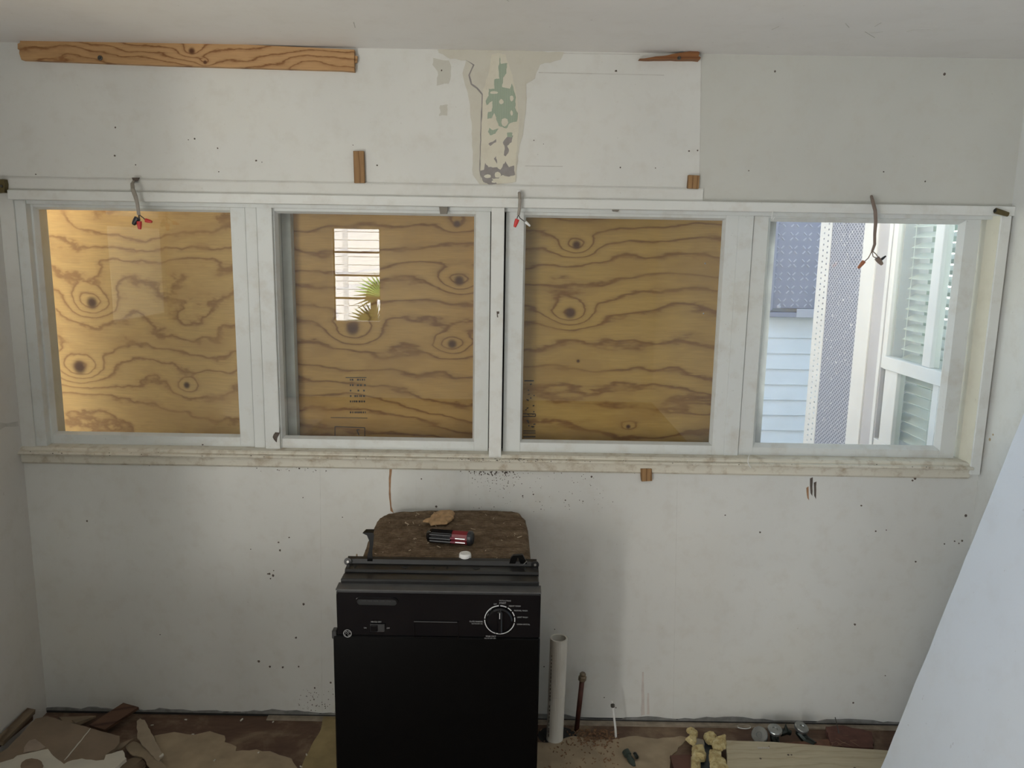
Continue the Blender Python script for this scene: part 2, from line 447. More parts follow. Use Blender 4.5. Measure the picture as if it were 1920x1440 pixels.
# left casing strip and right jamb
bm = bmesh.new(); bx(bm, opL, X0(66), 0.006, 0.13, zOb, zHead, 0.001)
mk('trim_6', bm, m_sash, kind='structure', label='left window casing strip')
bm = bmesh.new(); bx(bm, opR - 0.001, X0(1868, 640, -0.02), -0.022, 0.0, s - 0.035, zHead, 0.0015)
mk('trim_7', bm, m_trim, kind='structure', label='white right window casing')
# jamb reveal, cream, running back to the sash
jx = X0(1820, 640, SY)
bm = bmesh.new(); prism(bm, [(opR, -0.018, zOb), (opR + .02, -0.018, zOb), (opR + .02, 0.13, zOb), (jx + .012, 0.13, zOb), (jx + .004, SY - 0.004, zOb)], (0, 0, zHead - zOb))
mk('trim_8', bm, m_cream, kind='structure', label='cream right jamb')
# mullions
def mull(n, a, b_, y0, mat=m_sash, z0=None, z1=None, label=None):
    bm = bmesh.new(); bx(bm, X0(a, ym, y0), X0(b_, ym, y0), y0, 0.12, z0 if z0 is not None else zOb, z1 if z1 is not None else zHead, 0.0015)
    return mk('trim_%d' % n, bm, mat, kind='structure', label=label)
mull(9, 468, 489, 0.026, label='recessed mullion between first and second window')
mull(10, 489, 517, 0.016, label='mullion board between first and second window')
mull(11, 919, 943, -0.012, m_trim, s - 0.004, label='centre post between the two middle windows')
mull(12, 1372, 1400, 0.026, label='mullion between third and fourth window')
box('trim_13', X0(915), X0(950), 0.07, 0.12, zOb, zHead, m_dark, kind='structure')

# ---------------- sashes
def bead(bm, x0, x1, z0, z1, y0, y1, wd):
    """sloped glazing bead frame around glass rectangle"""
    for (a, b_, c_, d_) in (((x0, z0), (x1, z0), (x1 - wd, z0 + wd), (x0 + wd, z0 + wd)), ((x0, z1), (x1, z1), (x1 - wd, z1 - wd), (x0 + wd, z1 - wd)),
                            ((x0, z0), (x0, z1), (x0 + wd, z1 - wd), (x0 + wd, z0 + wd)), ((x1, z0), (x1, z1), (x1 - wd, z1 - wd), (x1 - wd, z0 + wd))):
        v = [bm.verts.new((p[0], y0, p[1])) for p in (a, b_)] + [bm.verts.new((p[0], y1, p[1])) for p in (c_, d_)]
        vb = [bm.verts.new((p[0], y1 + .006, p[1])) for p in (a, b_)] + [bm.verts.new((p[0], y1 + .004, p[1])) for p in (c_, d_)]
        bm.faces.new(v); bm.faces.new(vb[::-1])
        for i in range(4): bm.faces.new((v[i], vb[i], vb[(i + 1) % 4], v[(i + 1) % 4]))
def sash(n, pl, pgl, pgr, pr, y0, gmat, label, bw=0.006):
    root = bpy.data.objects.new('window_%d' % n, None); COL.objects.link(root)
    xL, xR = X0(pl, ym, y0), X0(pr, ym, y0); gy = y0 + 0.022
    gL, gR = X0(pgl, ym, gy), X0(pgr, ym, gy)
    attach(root, Vector(((xL + xR) / 2, y0, zRb)), None); setprops(root, label, None, None, 'structure')
    zt = zHead - 0.001
    g0, g1, h0, h1 = gL - bw, gR + bw, zGb - bw, zGt + bw
    box('stile', xL, g0, y0, y0 + 0.035, zRb, zt, m_sash, root, 0.001)
    box('stile', g1, xR, y0, y0 + 0.035, zRb, zt, m_sash, root, 0.001)
    box('bottom_rail', g0, g1, y0 + .001, y0 + 0.035, zRb, h0, m_sash, root, 0.001)
    box('top_rail', g0, g1, y0 + .001, y0 + 0.035, h1, zt, m_sash, root, 0.001)
    bm = bmesh.new(); bead(bm, g0, g1, h0, h1, y0 + 0.002, gy - 0.001, bw + 0.001)
    mk('glazing_bead', bm, m_sash, root)
    box('pane', g0, g1, gy, gy + 0.003, h0, h1, gmat, root, label='clear glass pane')
    return root
sash(1, 68, 91, 442, 468, SY, m_glass, 'leftmost window sash boarded outside with plywood')
sash(2, 517, 528, 888, 917.5, 0.028, m_glass, 'second window sash from the left boarded outside with plywood')
sash(3, 946, 982, 1343, 1372, 0.028, m_glass, 'third window sash from the left boarded outside with plywood')
sash(4, 1400, 1430, 1776, 1817, SY, m_glass4, 'rightmost window sash with a clear view outside', bw=0.012)

# ---------------- exterior jambs between sash and plywood
for i, (a, b_) in enumerate(((455, 530), (905, 975), (1350, 1440))):
    box('trim_%d' % (14 + i), X0(a, ym, .1), X0(b_, ym, .1), 0.09, 0.135, zOb - .03, zOt, m_outer, kind='structure')

# ================================================================ left side and rear windows (seen mirrored in the panes)
root = bpy.data.objects.new('window_5', None); COL.objects.link(root); attach(root, Vector((XL - .06, (LW0 + LW1) / 2, LZ0)), None)
setprops(root, 'screened side window in the left wall', None, None, 'structure')
for (a, b_, c_, d_) in ((LW0, LW1, LZ0, LZ0 + .04), (LW0, LW1, LZ1 - .04, LZ1), (LW0, LW0 + .05, LZ0 + .04, LZ1 - .04), (LW1 - .05, LW1, LZ0 + .04, LZ1 - .04), (LW0 + .05, LW1 - .05, 1.9, 1.95)):
    box('sash_bar', XL - 0.09, XL - 0.05, a, b_, c_, d_, m_trim, root)
box('pane', XL - 0.072, XL - 0.069, LW0 + .05, LW1 - .05, LZ0 + .04, LZ1 - .04, m_glass4, root)
root = bpy.data.objects.new('window_6', None); COL.objects.link(root); attach(root, Vector(((RX0 + RX1) / 2, RY - .06, RZ0)), None)
setprops(root, 'rear window with thin dark bars', None, None, 'structure')
m_bar = plain('dark_bar', (0.05, 0.04, 0.035), 0.6)
zs = [RZ0 + (RZ1 - RZ0) * k / 4 for k in range(5)]
for z in zs[1:-1]: box('glazing_bar', RX0, RX1, RY - .07, RY - .05, z - .012, z + .012, m_bar, root)
for (a, b_) in ((RX0, RX0 + .015), (RX1 - .015, RX1)): box('stile', a, b_, RY - .07, RY - .05, RZ0, RZ1, m_bar, root)

# ================================================================ PLYWOOD SHEETS (outside the first three windows)
def K(px, py, Y, r, a=1.5):
    p = onY(px, py, Y); return (p.x, p.z, r, a)
PY1, PY2, PY3 = 0.20, 0.175, 0.15
ply_l = (0.50, 0.33, 0.135); ply_d = (0.23, 0.115, 0.04)
m_ply1 = wood('plywood_pale', (0.76, 0.48, 0.19), (0.44, 0.23, 0.085), freq=11, amp=0.75, off=(1.3, 0, .4),
              knots=[K(146, 571, PY1, .022, 2.6), K(118, 697, PY1, .026, 3.5), K(346, 724, PY1, .012, 1.6), K(375, 600, PY1, .07, 1.2)], nx=1.0, nz=1.8)
m_ply2 = wood('plywood_brown', (0.58, 0.335, 0.105), (0.26, 0.115, 0.030), freq=14, amp=0.62, off=(4.7, 0, 2.1),
              knots=[K(861, 526, PY2, .018, 2.2), K(848, 645, PY2, .016, 2.2), K(661, 617, PY2, .022, 2.8), K(850, 762, PY2, .05, 1.4), K(857, 420, PY2, .012, 1.0)])
m_ply3 = wood('plywood_golden', (0.56, 0.335, 0.095), (0.27, 0.12, 0.028), freq=13, amp=0.6, off=(8.3, 0, 6.2),
              knots=[K(1081, 459, PY3, .015, 2.0), K(1069, 587, PY3, .019, 2.4), K(1084, 677, PY3, .006, .7), K(1178, 800, PY3, .008, .9), K(1290, 560, PY3, .09, -1.8)])
zP0, zP1 = zOb - 0.45, zOt + 0.42
def ply(name, pl, pr, yl, yr, mat, label):
    a = onY(pl, ym, yl); b_ = onY(pr, ym, yr)
    bm = bmesh.new(); prism(bm, [(a.x, yl, zP0), (b_.x, yr, zP0), (b_.x, yr + 0.012, zP0), (a.x, yl + 0.012, zP0)], (0, 0, zP1 - zP0))
    return mk(name, bm, mat, label=label, cat='plywood sheet', group='plywood boarding outside the windows')
p1 = ply('plywood_sheet', 56, 500, 0.36, 0.15, m_ply1, 'pale plywood sheet behind the leftmost window, daylight leaking along its left edge')
p2 = ply('plywood_sheet', 503, 935, PY2, PY2, m_ply2, 'plywood sheet behind the second window, with printed stamps near its bottom')
p3 = ply('plywood_sheet', 938, 1372, PY3, PY3, m_ply3, 'golden plywood sheet behind the third window, stamp at its lower left edge')
m_ink = plain('stamp_ink', (0.06, 0.045, 0.035), 0.9, var=0.4, scale=60)
def strips(name, lines, Y, parent, mat=m_ink, th=0.0012, wd=1.6, kind=None, label=None):
    """flat print: short bars (px0,py0,px1,py1,w)"""
    bm = bmesh.new()
    for l in lines:
        a = onY(l[0], l[1], Y); b_ = onY(l[2], l[3], Y); wpx = (l[4] if len(l) > 4 else wd) * 0.00195 / 2
        d = (b_ - a).normalized(); n_ = Vector((-d.z, 0, d.x)) * wpx
        prism(bm, [a - n_, b_ - n_, b_ + n_, a + n_], (0, th, 0))
    return mk(name, bm, mat, parent, kind=kind, label=label)
rnd = random.Random(3)
L = [(628, 800, 684, 802), (684, 802, 684, 818), (628, 800, 628, 818), (669, 806, 673, 816, 2), (669, 806, 674, 806, 2)]
L += [(648, 708, 687, 708, 1.5), (620, 783, 689, 784, 1.2)]
for r_ in range(7):
    y = 712 + r_ * 10.2
    if r_ in (5,): continue
    x = 656
    while x < 685:
        l = rnd.uniform(1.5, 4)
        if rnd.random() < .8: L.append((x, y, x + l, y, 3.6))
        x += l + rnd.uniform(.8, 2)
strips('grade_stamp', L, PY2 - 0.0012, p2, kind='stuff')
L = [(983, 714, 1001, 714, 2.5), (981, 776, 1004, 776), (981, 781, 1004, 781), (1004, 776, 1004, 781), (981, 808, 1004, 808), (981, 812, 1004, 812), (981, 819, 1004, 819, 2.5)]
for k in range(26):
    x = rnd.uniform(984, 1001); y = rnd.uniform(720, 806)
    L.append((x, y, x + rnd.uniform(1, 4), y + rnd.uniform(-2, 2), 2.2))
strips('grade_stamp', L, PY3 - 0.0012, p3, kind='stuff')
# bright metal dots on the sheet stand in for two pinholes of daylight
m_bst = plain('pinhole_glint', (0.8, 0.8, 0.8), 0.25, 1.0)
for (x, y) in ((1322, 494), (1319, 588)):
    bm = bmesh.new(); p = onY(x, y, PY3 - .001); lathe(bm, p, (0, -1, 0), [(0.003, 0), (0.003, 0.001), (0.001, 0.0015)], 8)
    mk('pinhole_dot', bm, m_bst, p3)
# weathered stop strip seen through the left edge of the second pane
bm = bmesh.new(); bx(bm, X0(536, ym, .13), X0(552, ym, .13), 0.12, 0.16, zOb, zOt)
mk('trim_18', bm, m_outer, kind='structure', label='weathered outer stop seen through the second pane')

# ================================================================ OUTSIDE RIGHT WINDOW
m_siding = plain('pale_siding', (0.55, 0.64, 0.78), 0.6, var=0.05, scale=5)
NY = 3.4
nh = thing('neighbour_house', (1.6, NY, 0), 'pale blue clapboard house wall seen through the rightmost window', 'house')
EXP = (onY(1480, 692, NY).z - onY(1480, 721, NY).z)
zref = onY(1480, 692, NY).z
print('siding exposure', EXP)
k0 = int((zref + 0.3) / EXP)
bm = bmesh.new(); bx(bm, -2.5, 6, NY + 0.03, NY + 0.15, -0.3, 4.6); mk('sheathing', bm, m_siding, nh)
me_s = None
for k in range(-k0, int((4.6 - zref) / EXP)):
    z = zref + k * EXP
    bm = bmesh.new(); prism(bm, [(-2.5, NY + 0.03, z + EXP + .01), (-2.5, NY + 0.012, z + EXP + .01), (-2.5, NY - 0.006, z), (-2.5, NY + 0.03, z)], (8.5, 0, 0))
    mk('siding_board', bm, m_siding, nh)
# embossed grey plastic panel hung on the siding
m_panel = plain('grey_plastic', (0.20, 0.22, 0.32), 0.45, var=0.06, scale=8)
m_panel_l = plain('pale_plastic', (0.34, 0.37, 0.48), 0.5, var=0.06, scale=8)
pY = NY - 0.10
a = onY(1446, 575, pY); b_ = onY(1553, 590, pY); t_ = onY(1446, 330, pY)
ep = thing('plastic_panel', (a.x + .3, pY + .09, a.z), 'grey plastic panel embossed with x marks, hung on the siding outside', 'panel')
bm = bmesh.new(); bx(bm, a.x, a.x + 0.72, pY, pY + 0.08, onY(1450, 578, pY).z, t_.z, 0.004); mk('panel_face', bm, m_panel, ep)
bm = bmesh.new(); bx(bm, a.x - 0.035, a.x + 0.008, pY - 0.02, pY + 0.07, onY(1450, 582, pY).z, t_.z, 0.004); mk('side_rim', bm, m_panel, ep)
z0 = onY(1450, 594, pY).z; z1 = onY(1450, 585, pY).z
bm = bmesh.new(); bx(bm, a.x - 0.035, a.x + 0.72, pY - 0.03, pY + 0.08, z0, z1, 0.003); mk('bottom_rim', bm, m_panel, ep)
bm = bmesh.new(); bx(bm, a.x + 0.19, a.x + 0.72, pY - 0.035, pY - .03, z0 + .002, z1 + .03, 0.001); mk('label_strip', bm, m_panel_l, ep)
ux = (onY(1495, 500, pY).x - onY(1469.5, 500, pY).x); uz = (onY(1470, 465, pY).z - onY(1470, 490, pY).z)
cx0 = onY(1464, 443, pY).x; cz0 = onY(1464, 443, pY).z
bmx_mesh = None
for j in range(-4, 6):
    for i in range(0, 5):
        x = cx0 + i * ux * 0.98 + (ux * .42 if j == 5 else 0); z = cz0 - j * uz
        bm = bmesh.new()
        for sx in (-1, 1):
            for sz in (-1, 1):
                p = Vector((x + sx * .010, pY - .003, z + sz * .010)); q = Vector((x + sx * .030, pY - .003, z + sz * .030))
                tube(bm, [p, q], 0.0055, 5)
        mk('raised_mark', bm, m_panel_l, ep)
bm = bmesh.new(); p = onY(1460, 575, pY); lathe(bm, p, (0, -1, 0), [(0.016, 0), (0.016, .006), (0.006, .01)], 12); mk('bolt_cap', bm, m_panel_l, ep)
bm = bmesh.new(); p = onY(1459, 562, pY); lathe(bm, p, (0, -1, 0), [(0.02, 0), (0.02, .003), (0.015, .003), (.015, .001)], 12); mk('round_plug', bm, m_panel, ep)

# wing of the house at right: window with blinds, white board, mesh over felt, bead
WX = 1.665
m_white_ext = plain('bright_white_paint', (0.60, 0.63, 0.66), 0.5, var=0.04, scale=6)
m_grey_ext = plain('grey_white_paint', (0.40, 0.41, 0.45), 0.55, var=0.06, scale=6)
def WYat(px, py=620): return onX(px, py, WX).y
yA = WYat(1528 + 4, 780)   # far end of felt
print('wing Ys', [round(WYat(p), 3) for p in (1540, 1552, 1605, 1630, 1648, 1668, 1700, 1725, 1745, 1780)])
wing = thing('house_wing', (WX + .1, 1.0, 0), 'projecting white wing of the house with a blinded window, outside at right', 'house')
y_felt1 = WYat(1545); y_felt0 = WYat(1608); y_board0 = WYat(1633); y_cas0 = WYat(1664, 640); 
ywin1 = WYat(1668, 640)
bm = bmesh.new(); bx(bm, WX + 0.02, WX + 0.14, 0.14, y_felt1, -0.3, 0.95); bx(bm, WX + 0.02, WX + 0.14, 0.14, y_felt1, 2.6, 3.4); bx(bm, WX + .02, WX + .14, ywin1, y_felt1, .95, 2.6)
mk('sheathing', bm, m_grey_ext, wing)
m_felt, nt, b = newmat('mesh_over_felt')
p_ = pos(nt)
def wavep(rot):
    mp = nd(nt, 'ShaderNodeMapping'); mp.inputs['Rotation'].default_value = (rot, 0, 0); nt.links.new(p_, mp.inputs[0])
    wv = nd(nt, 'ShaderNodeTexWave', bands_direction='Z'); wv.inputs['Scale'].default_value = 17; wv.inputs['Distortion'].default_value = 0.6; wv.inputs['Detail'].default_value = 1
    nt.links.new(mp.outputs[0], wv.inputs['Vector']); return wv.outputs[1]
mm = math_(nt, 'MAXIMUM', wavep(0.6), wavep(-0.6))
sp = ramp(nt, noi(nt, p_, 70, 2), [(0.68, (0, 0, 0)), (0.72, (1, 1, 1))])
c = ramp(nt, mm, [(0.55, (0.10, 0.12, 0.18)), (0.95, (0.36, 0.39, 0.48))])
c = mixc(nt, sp, c, (0.75, 0.78, 0.8))
nt.links.new(c, b.inputs['Base Color']); b.inputs['Roughness'].default_value = 0.8
bm = bmesh.new(); bx(bm, WX, WX + .02, y_felt0, y_felt1, -0.3, 3.3); mk('lath_panel', bm, m_felt, wing, label='dark building felt under wire lath')
bm = bmesh.new(); bx(bm, WX - .012, WX + .02, y_board0, y_felt0, -0.3, 3.3, .002); mk('corner_board', bm, m_white_ext, wing)
bm = bmesh.new(); bx(bm, WX - .004, WX + .03, WYat(1666, 560), y_board0, -0.3, 3.3, .002); mk('casing_board', bm, m_grey_ext, wing)
bm = bmesh.new(); bx(bm, WX - .010, WX - .004, y_cas0 + .035, y_cas0 + .06, -0.3, 3.3, .001); mk('casing_bead', bm, m_white_ext, wing)
# perforated casing bead along far edge
bm = bmesh.new()
yb0, yb1 = y_felt1, y_felt1 + 0.15
zz = -0.2
for ya, yb in ((0, .030), (.048, .085), (.103, .15)): bx(bm, WX - .004, WX - .001, yb0 + ya, yb0 + yb, -0.3, 3.3)
while zz < 3.2:
    bx(bm, WX - .004, WX - .001, yb0 + .030, yb0 + .048, zz, zz + .021); bx(bm, WX - .004, WX - .001, yb0 + .085, yb0 + .103, zz + .012, zz + .033); zz += .030
mk('perforated_bead', bm, m_white_ext, wing)
# upper sash
def ywz(px, py): q = onX(px, py, WX); return q.y, q.z
zrail_t = ywz(1650, 664)[1]; zrail_b = ywz(1650, 688)[1]
yfar = WYat(1665, 560); ynear = 0.16
ymun0 = WYat(1759, 560); ymun1 = WYat(1743, 560)
yg_far = WYat(1673, 560)
fr = m_white_ext
for nm, (a0, a1, c0, c1) in (('sash_stile', (yg_far, yfar, zrail_b, 2.5)), ('meeting_rail', (ynear, yg_far, zrail_b, zrail_t)), ('muntin', (ymun0, ymun1, zrail_t, 2.5)),
                             ('sash_stile', (WYat(1678, 760), WYat(1655, 760), 1.0, zrail_b)), ('head_rail', (ynear, yfar, 2.5, 2.6)), ('sill_rail', (ynear, yfar, .95, 1.0)), ('sash_stile', (.14, .17, 1.0, 2.5))):
    bm = bmesh.new(); bx(bm, WX - (.012 if nm == 'meeting_rail' else 0.004), WX + .035, a0, a1, c0, c1, .002); mk(nm, bm, fr, wing)
bm = bmesh.new(); bx(bm, WX, WX + .035, WYat(1757, 760), WYat(1745, 760), 1.0, zrail_b, .002); mk('muntin', bm, fr, wing)
m_glass_g = glass('wing_glass', haze=0.10, f0=0.10, tint=(0.965, 0.985, 0.975), hazec=(0.55, 0.64, 0.63))
bm = bmesh.new(); bx(bm, WX + .012, WX + .015, ynear, yfar, 1.0, 2.5); mk('pane', bm, m_glass_g, wing)
m_slat = plain('white_slat', (0.62, 0.66, 0.65), 0.5, var=0.04)
bm = bmesh.new(); bx(bm, WX + .75, WX + .8, -.8, 1.8, -.3, 2.3); mk('inner_wall', bm, plain('dull_green_wall', (.20, .27, .20), .8, var=.5, scale=4), wing)
z = 1.02
while z < 2.48:
    bm = bmesh.new(); prism(bm, [(WX + .055, ynear, z), (WX + .10, ynear, z + .022), (WX + .10, ynear, z + .025), (WX + .055, ynear, z + .003)], (0, yfar - ynear - .02, 0)); bmesh.ops.translate(bm, verts=bm.verts, vec=(0, -.01, 0))
    mk('blind_slat', bm, m_slat, wing); z += 0.044
for yy in (.35, .6):
    bm = bmesh.new(); tube(bm, [(WX + .052, yy, 1.0), (WX + .052, yy, 2.5)], .0015, 5); mk('ladder_cord', bm, m_slat, wing)

# ground, shrub beyond the blinds, rear siding house and palm
m_ground = plain('pale_ground', (0.34, 0.33, 0.28), 0.9, var=0.2, scale=3)
bm = bmesh.new(); bx(bm, -14, 14, -16, 10, -0.5, -0.3); mk('ground', bm, m_ground, kind='structure')
m_leaf = plain('leaf_green', (0.16, 0.30, 0.07), 0.6, var=0.4, scale=7)
def blob(c, r, seed, mat):
    bm = bmesh.new(); bmesh.ops.create_icosphere(bm, subdivisions=4, radius=r)
    for v in bm.verts:
        n_ = v.co.normalized(); v.co = v.co * (1 + 0.25 * noise.noise(n_ * 3 + Vector((seed, 0, 0))) + .12 * noise.noise(n_ * 14)) ; v.co.z *= 1.2
    bmesh.ops.translate(bm, verts=bm.verts, vec=c); return bm
mk('shrub', blob(Vector((3.6, 1.2, 0.9)), 0.95, 1, m_leaf), m_leaf, label='green shrub glimpsed between the blind slats', cat='shrub')
HY = RY - 2.6
rh = thing('rear_house', (-2, HY, 0), 'white clapboard house mirrored in the second pane', 'house')
m_sw = plain('white_siding', (0.74, 0.76, 0.78), 0.6, var=0.04)
bm = bmesh.new(); bx(bm, -6, 3, HY - .15, HY - .03, -.3, 4.5); mk('sheathing', bm, m_sw, rh)
for k in range(38):
    z = -.3 + k * .125
    bm = bmesh.new(); prism(bm, [(-6, HY - .03, z + .13), (-6, HY - .015, z + .13), (-6, HY - .005, z), (-6, HY - .03, z)], (9, 0, 0)); mk('siding_board', bm, m_sw, rh)
bm = bmesh.new(); bx(bm, -2.63, -2.55, HY + .005, HY + .03, -.3, 4.5); mk('corner_board', bm, m_white_ext, rh)
palm = thing('fan_palm', (-2.0, HY + .9, -.3), 'green fan palm fronds mirrored in the second pane', 'palm')
bm = bmesh.new(); tube(bm, [(-2.0, HY + .9, -.3), (-2.0, HY + .9, 1.25)], .05, 8); mk('trunk', bm, plain('palm_trunk', (.2, .13, .08), .9), palm)
for c_, rr_ in (((-1.86, HY + .95, 1.15), .42), ((-1.98, HY + 1.0, .75), .40)):
    bm = bmesh.new()
    for k in range(26):
        a = math.radians(-20 + k * 9.5); d = Vector((-math.cos(a), 0, math.sin(a))); n_ = Vector((math.sin(a), 0, math.cos(a))) * .012
        c0 = Vector(c_); e = c0 + d * rr_ + Vector((0, .1, -.05))
        prism(bm, [c0 - n_ * .3, c0 + d * rr_ * .5 - n_, e, c0 + d * rr_ * .5 + n_, c0 + n_ * .3], (0, .003, 0))
    mk('frond', bm, m_leaf, palm)

# ================================================================ BACK WALL WEAR
# bared plaster, green and grey old paint
m_gr, nt, b = newmat('old_green_paint')
wv = nd(nt, 'ShaderNodeTexWave', bands_direction='X'); wv.inputs['Scale'].default_value = 90; wv.inputs['Distortion'].default_value = 1.2
nt.links.new(pos(nt), wv.inputs['Vector'])
c = ramp(nt, wv.outputs[1], [(0.1, (0.24, 0.31, 0.23)), (0.8, (0.40, 0.455, 0.36))]); nt.links.new(c, b.inputs['Base Color']); b.inputs['Roughness'].default_value = .8
bump(nt, b, wv.outputs[1], .3, .001)
m_gy = plain('old_grey_paint', (0.27, 0.25, 0.24), 0.85, var=.15)
def Z2(pts, ox=780, oy=60, s=3.0968): return [(x / s + ox, y / s + oy) for x, y in pts]
wall_prism('plaster_patch', Z2([(130, 100), (480, 104), (860, 118), (840, 160), (720, 190), (700, 235), (690, 270), (640, 300), (640, 420), (620, 600), (600, 660), (580, 870), (480, 885), (370, 885), (330, 830), (325, 560), (305, 380), (270, 240), (285, 190), (290, 165), (200, 155), (130, 120)]), -0.0012, 0.0012, m_plaster, wall_back, .02, .002, 1)
wall_prism('plaster_patch', Z2([(390, 330), (420, 250), (440, 130), (480, 120), (520, 130), (560, 250), (590, 420), (600, 520), (580, 740), (575, 870), (450, 885), (385, 870), (375, 800), (378, 560), (385, 400)]), -0.002, 0.0008, m_plaster2, wall_back, .02, .002, 2)
for i, pl in enumerate([
    [(488, 130), (493, 185), (530, 180), (525, 240), (505, 265), (500, 320), (545, 330), (556, 300), (580, 380), (575, 440), (592, 470), (585, 520), (545, 530), (525, 560), (500, 550), (480, 545), (455, 470), (440, 500), (415, 505), (418, 465), (440, 460), (445, 400), (410, 425), (405, 400), (422, 370), (422, 330), (455, 330), (455, 275), (485, 270), (478, 200), (485, 180)],
    [(425, 555), (445, 570), (480, 560), (460, 590), (430, 600), (418, 580)],
    [(528, 585), (560, 585), (560, 610), (530, 610)]]):
    wall_prism('green_flake', Z2(pl), -0.0028, 0.0008, m_gr, wall_back, .008, .0015, 3 + i)
for i, pl in enumerate([
    [(530, 608), (565, 600), (555, 640), (530, 660), (540, 690), (520, 722), (510, 715), (515, 670), (505, 640)],
    [(420, 650), (465, 622), (465, 640), (430, 662)], [(452, 735), (465, 720), (470, 765)],
    [(375, 805), (395, 800), (402, 760), (420, 785), (470, 785), (490, 800), (520, 750), (540, 785), (570, 775), (575, 830), (540, 840), (505, 830), (480, 850), (440, 850), (470, 880), (430, 888), (390, 870), (378, 840)],
    ]):
    wall_prism('grey_flake', Z2(pl), -0.0027, 0.0008, m_gy, wall_back, .008, .0015, 13 + i)
for i, (x, y, rx, ry) in enumerate(((495, 405, 16, 16), (452, 352, 26, 9), (515, 525, 22, 26), (555, 385, 12, 18), (555, 470, 8, 16), (475, 830, 22, 18), (415, 838, 22, 12), (455, 868, 18, 8))):
    wall_prism('plaster_spot', Z2([(x + rx * math.cos(t * .785) * random.uniform(.8, 1.1), y + ry * math.sin(t * .785) * random.uniform(.8, 1.1)) for t in range(8)]), -0.0034, 0.0006, m_plaster2, wall_back, 1, 0)
m_ghost = paint('worn_paint', (0.52, 0.51, 0.45), dirt_amt=.3)
wall_prism('worn_patch', Z2([(100, 150), (190, 165), (205, 200), (190, 300), (120, 312), (125, 230), (95, 190)]), -.0008, .0008, m_ghost, wall_back, .015, .003, 31)
wall_prism('worn_patch', Z2([(140, 425), (185, 422), (182, 485), (135, 488), (140, 450)]), -.0008, .0008, m_ghost, wall_back, .01, .003, 32)
wall_prism('paint_ridge', Z2([(285, 160), (340, 190), (312, 250), (325, 300), (360, 325), (388, 360), (380, 560), (372, 800), (378, 860), (368, 800), (375, 560), (382, 365), (352, 330), (318, 305), (304, 250), (330, 192)]), -.0022, .001, m_gy, wall_back, .02, .001, 33)

# right of the joint: greyer old coat, darkened further for the light's falloff
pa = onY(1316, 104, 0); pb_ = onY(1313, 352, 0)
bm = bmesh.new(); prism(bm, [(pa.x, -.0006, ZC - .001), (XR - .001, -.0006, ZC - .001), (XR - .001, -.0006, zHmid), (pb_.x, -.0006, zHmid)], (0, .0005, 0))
mk('grey_falloff_board', bm, paint('grey_coat_and_falloff', (0.535, 0.535, 0.49), dirt_amt=.2), wall_back, label='wall board in an older, greyer coat, with light falloff painted in')
# cracks, seams, rust run and scrapes (all thin relief on the wall)
m_stain = plain('rust_stain', (0.30, 0.17, 0.09), 0.8, var=.4, scale=40)
m_grime = plain('grime', (0.10, 0.08, 0.065), 0.9, var=.4, scale=60)
m_seam = plain('seam_tone', (0.50, 0.485, 0.45), 0.8)  # dull beige for seams, cracks and scuffs
strips('wall_crack', [(820, 94, 935, 98, 1.2), (935, 98, 1060, 100, 1.5), (1060, 100, 1200, 102, 1), (1010, 136, 1110, 138, 1.6), (1110, 138, 1245, 141, 1), (1315, 112, 1312, 330, 1), (985, 311, 1055, 312, 1.3)], -.0006, wall_back, m_seam, .0006, kind='stuff')
strips('board_seam', [(600, 880, 604, 1340, .8), (877, 862, 880, 955, .8), (1270, 890, 1262, 1350, .7), (780, 1020, 780, 900, .5)], -.0005, wall_back, plain('board_joint', (0.575, 0.57, 0.535), .7), .0005, kind='stuff')
wall_prism('rust_run', [(731, 868), (736, 868), (735, 880), (733, 896), (732, 920), (734, 950), (738, 962), (732, 958), (729, 925), (729, 897)], -.001, .001, m_stain, wall_back, .02, .0006, 41)
wall_prism('rust_run', [(1519, 897), (1524, 895), (1523, 930), (1520, 925)], -.001, .001, m_grime, wall_back, .02, .001, 42)
wall_prism('rust_run', [(1526, 905), (1531, 903), (1530, 936), (1527, 930)], -.001, .001, m_grime, wall_back, .02, .001, 43)
wall_prism('rust_run', [(1512, 915), (1516, 912), (1517, 938), (1514, 934)], -.001, .001, m_stain, wall_back, .02, .001, 44)
m_pink = plain('pink_stain', (0.56, 0.51, 0.47), 0.8)
for q in ([(1204, 1260), (1207, 1260), (1209, 1340), (1202, 1342)], [(1214, 1300), (1217, 1300), (1218, 1340), (1213, 1340)]):
    wall_prism('rust_run', q, -.0008, .0008, m_pink, wall_back, .03, .001, 45)
bm = bmesh.new()
def speck(x, y, r, e=1.0, Y=-.0009):
    p = onY(x, y, Y); n_ = 7; k = r * .00191
    a0 = random.uniform(0, 6)
    prism(bm, [p + Vector((math.cos(a0 + t * 6.283 / n_) * k * random.uniform(.7, 1.2), 0, math.sin(a0 + t * 6.283 / n_) * k * e * random.uniform(.7, 1.2))) for t in range(n_)], (0, .0009, 0))
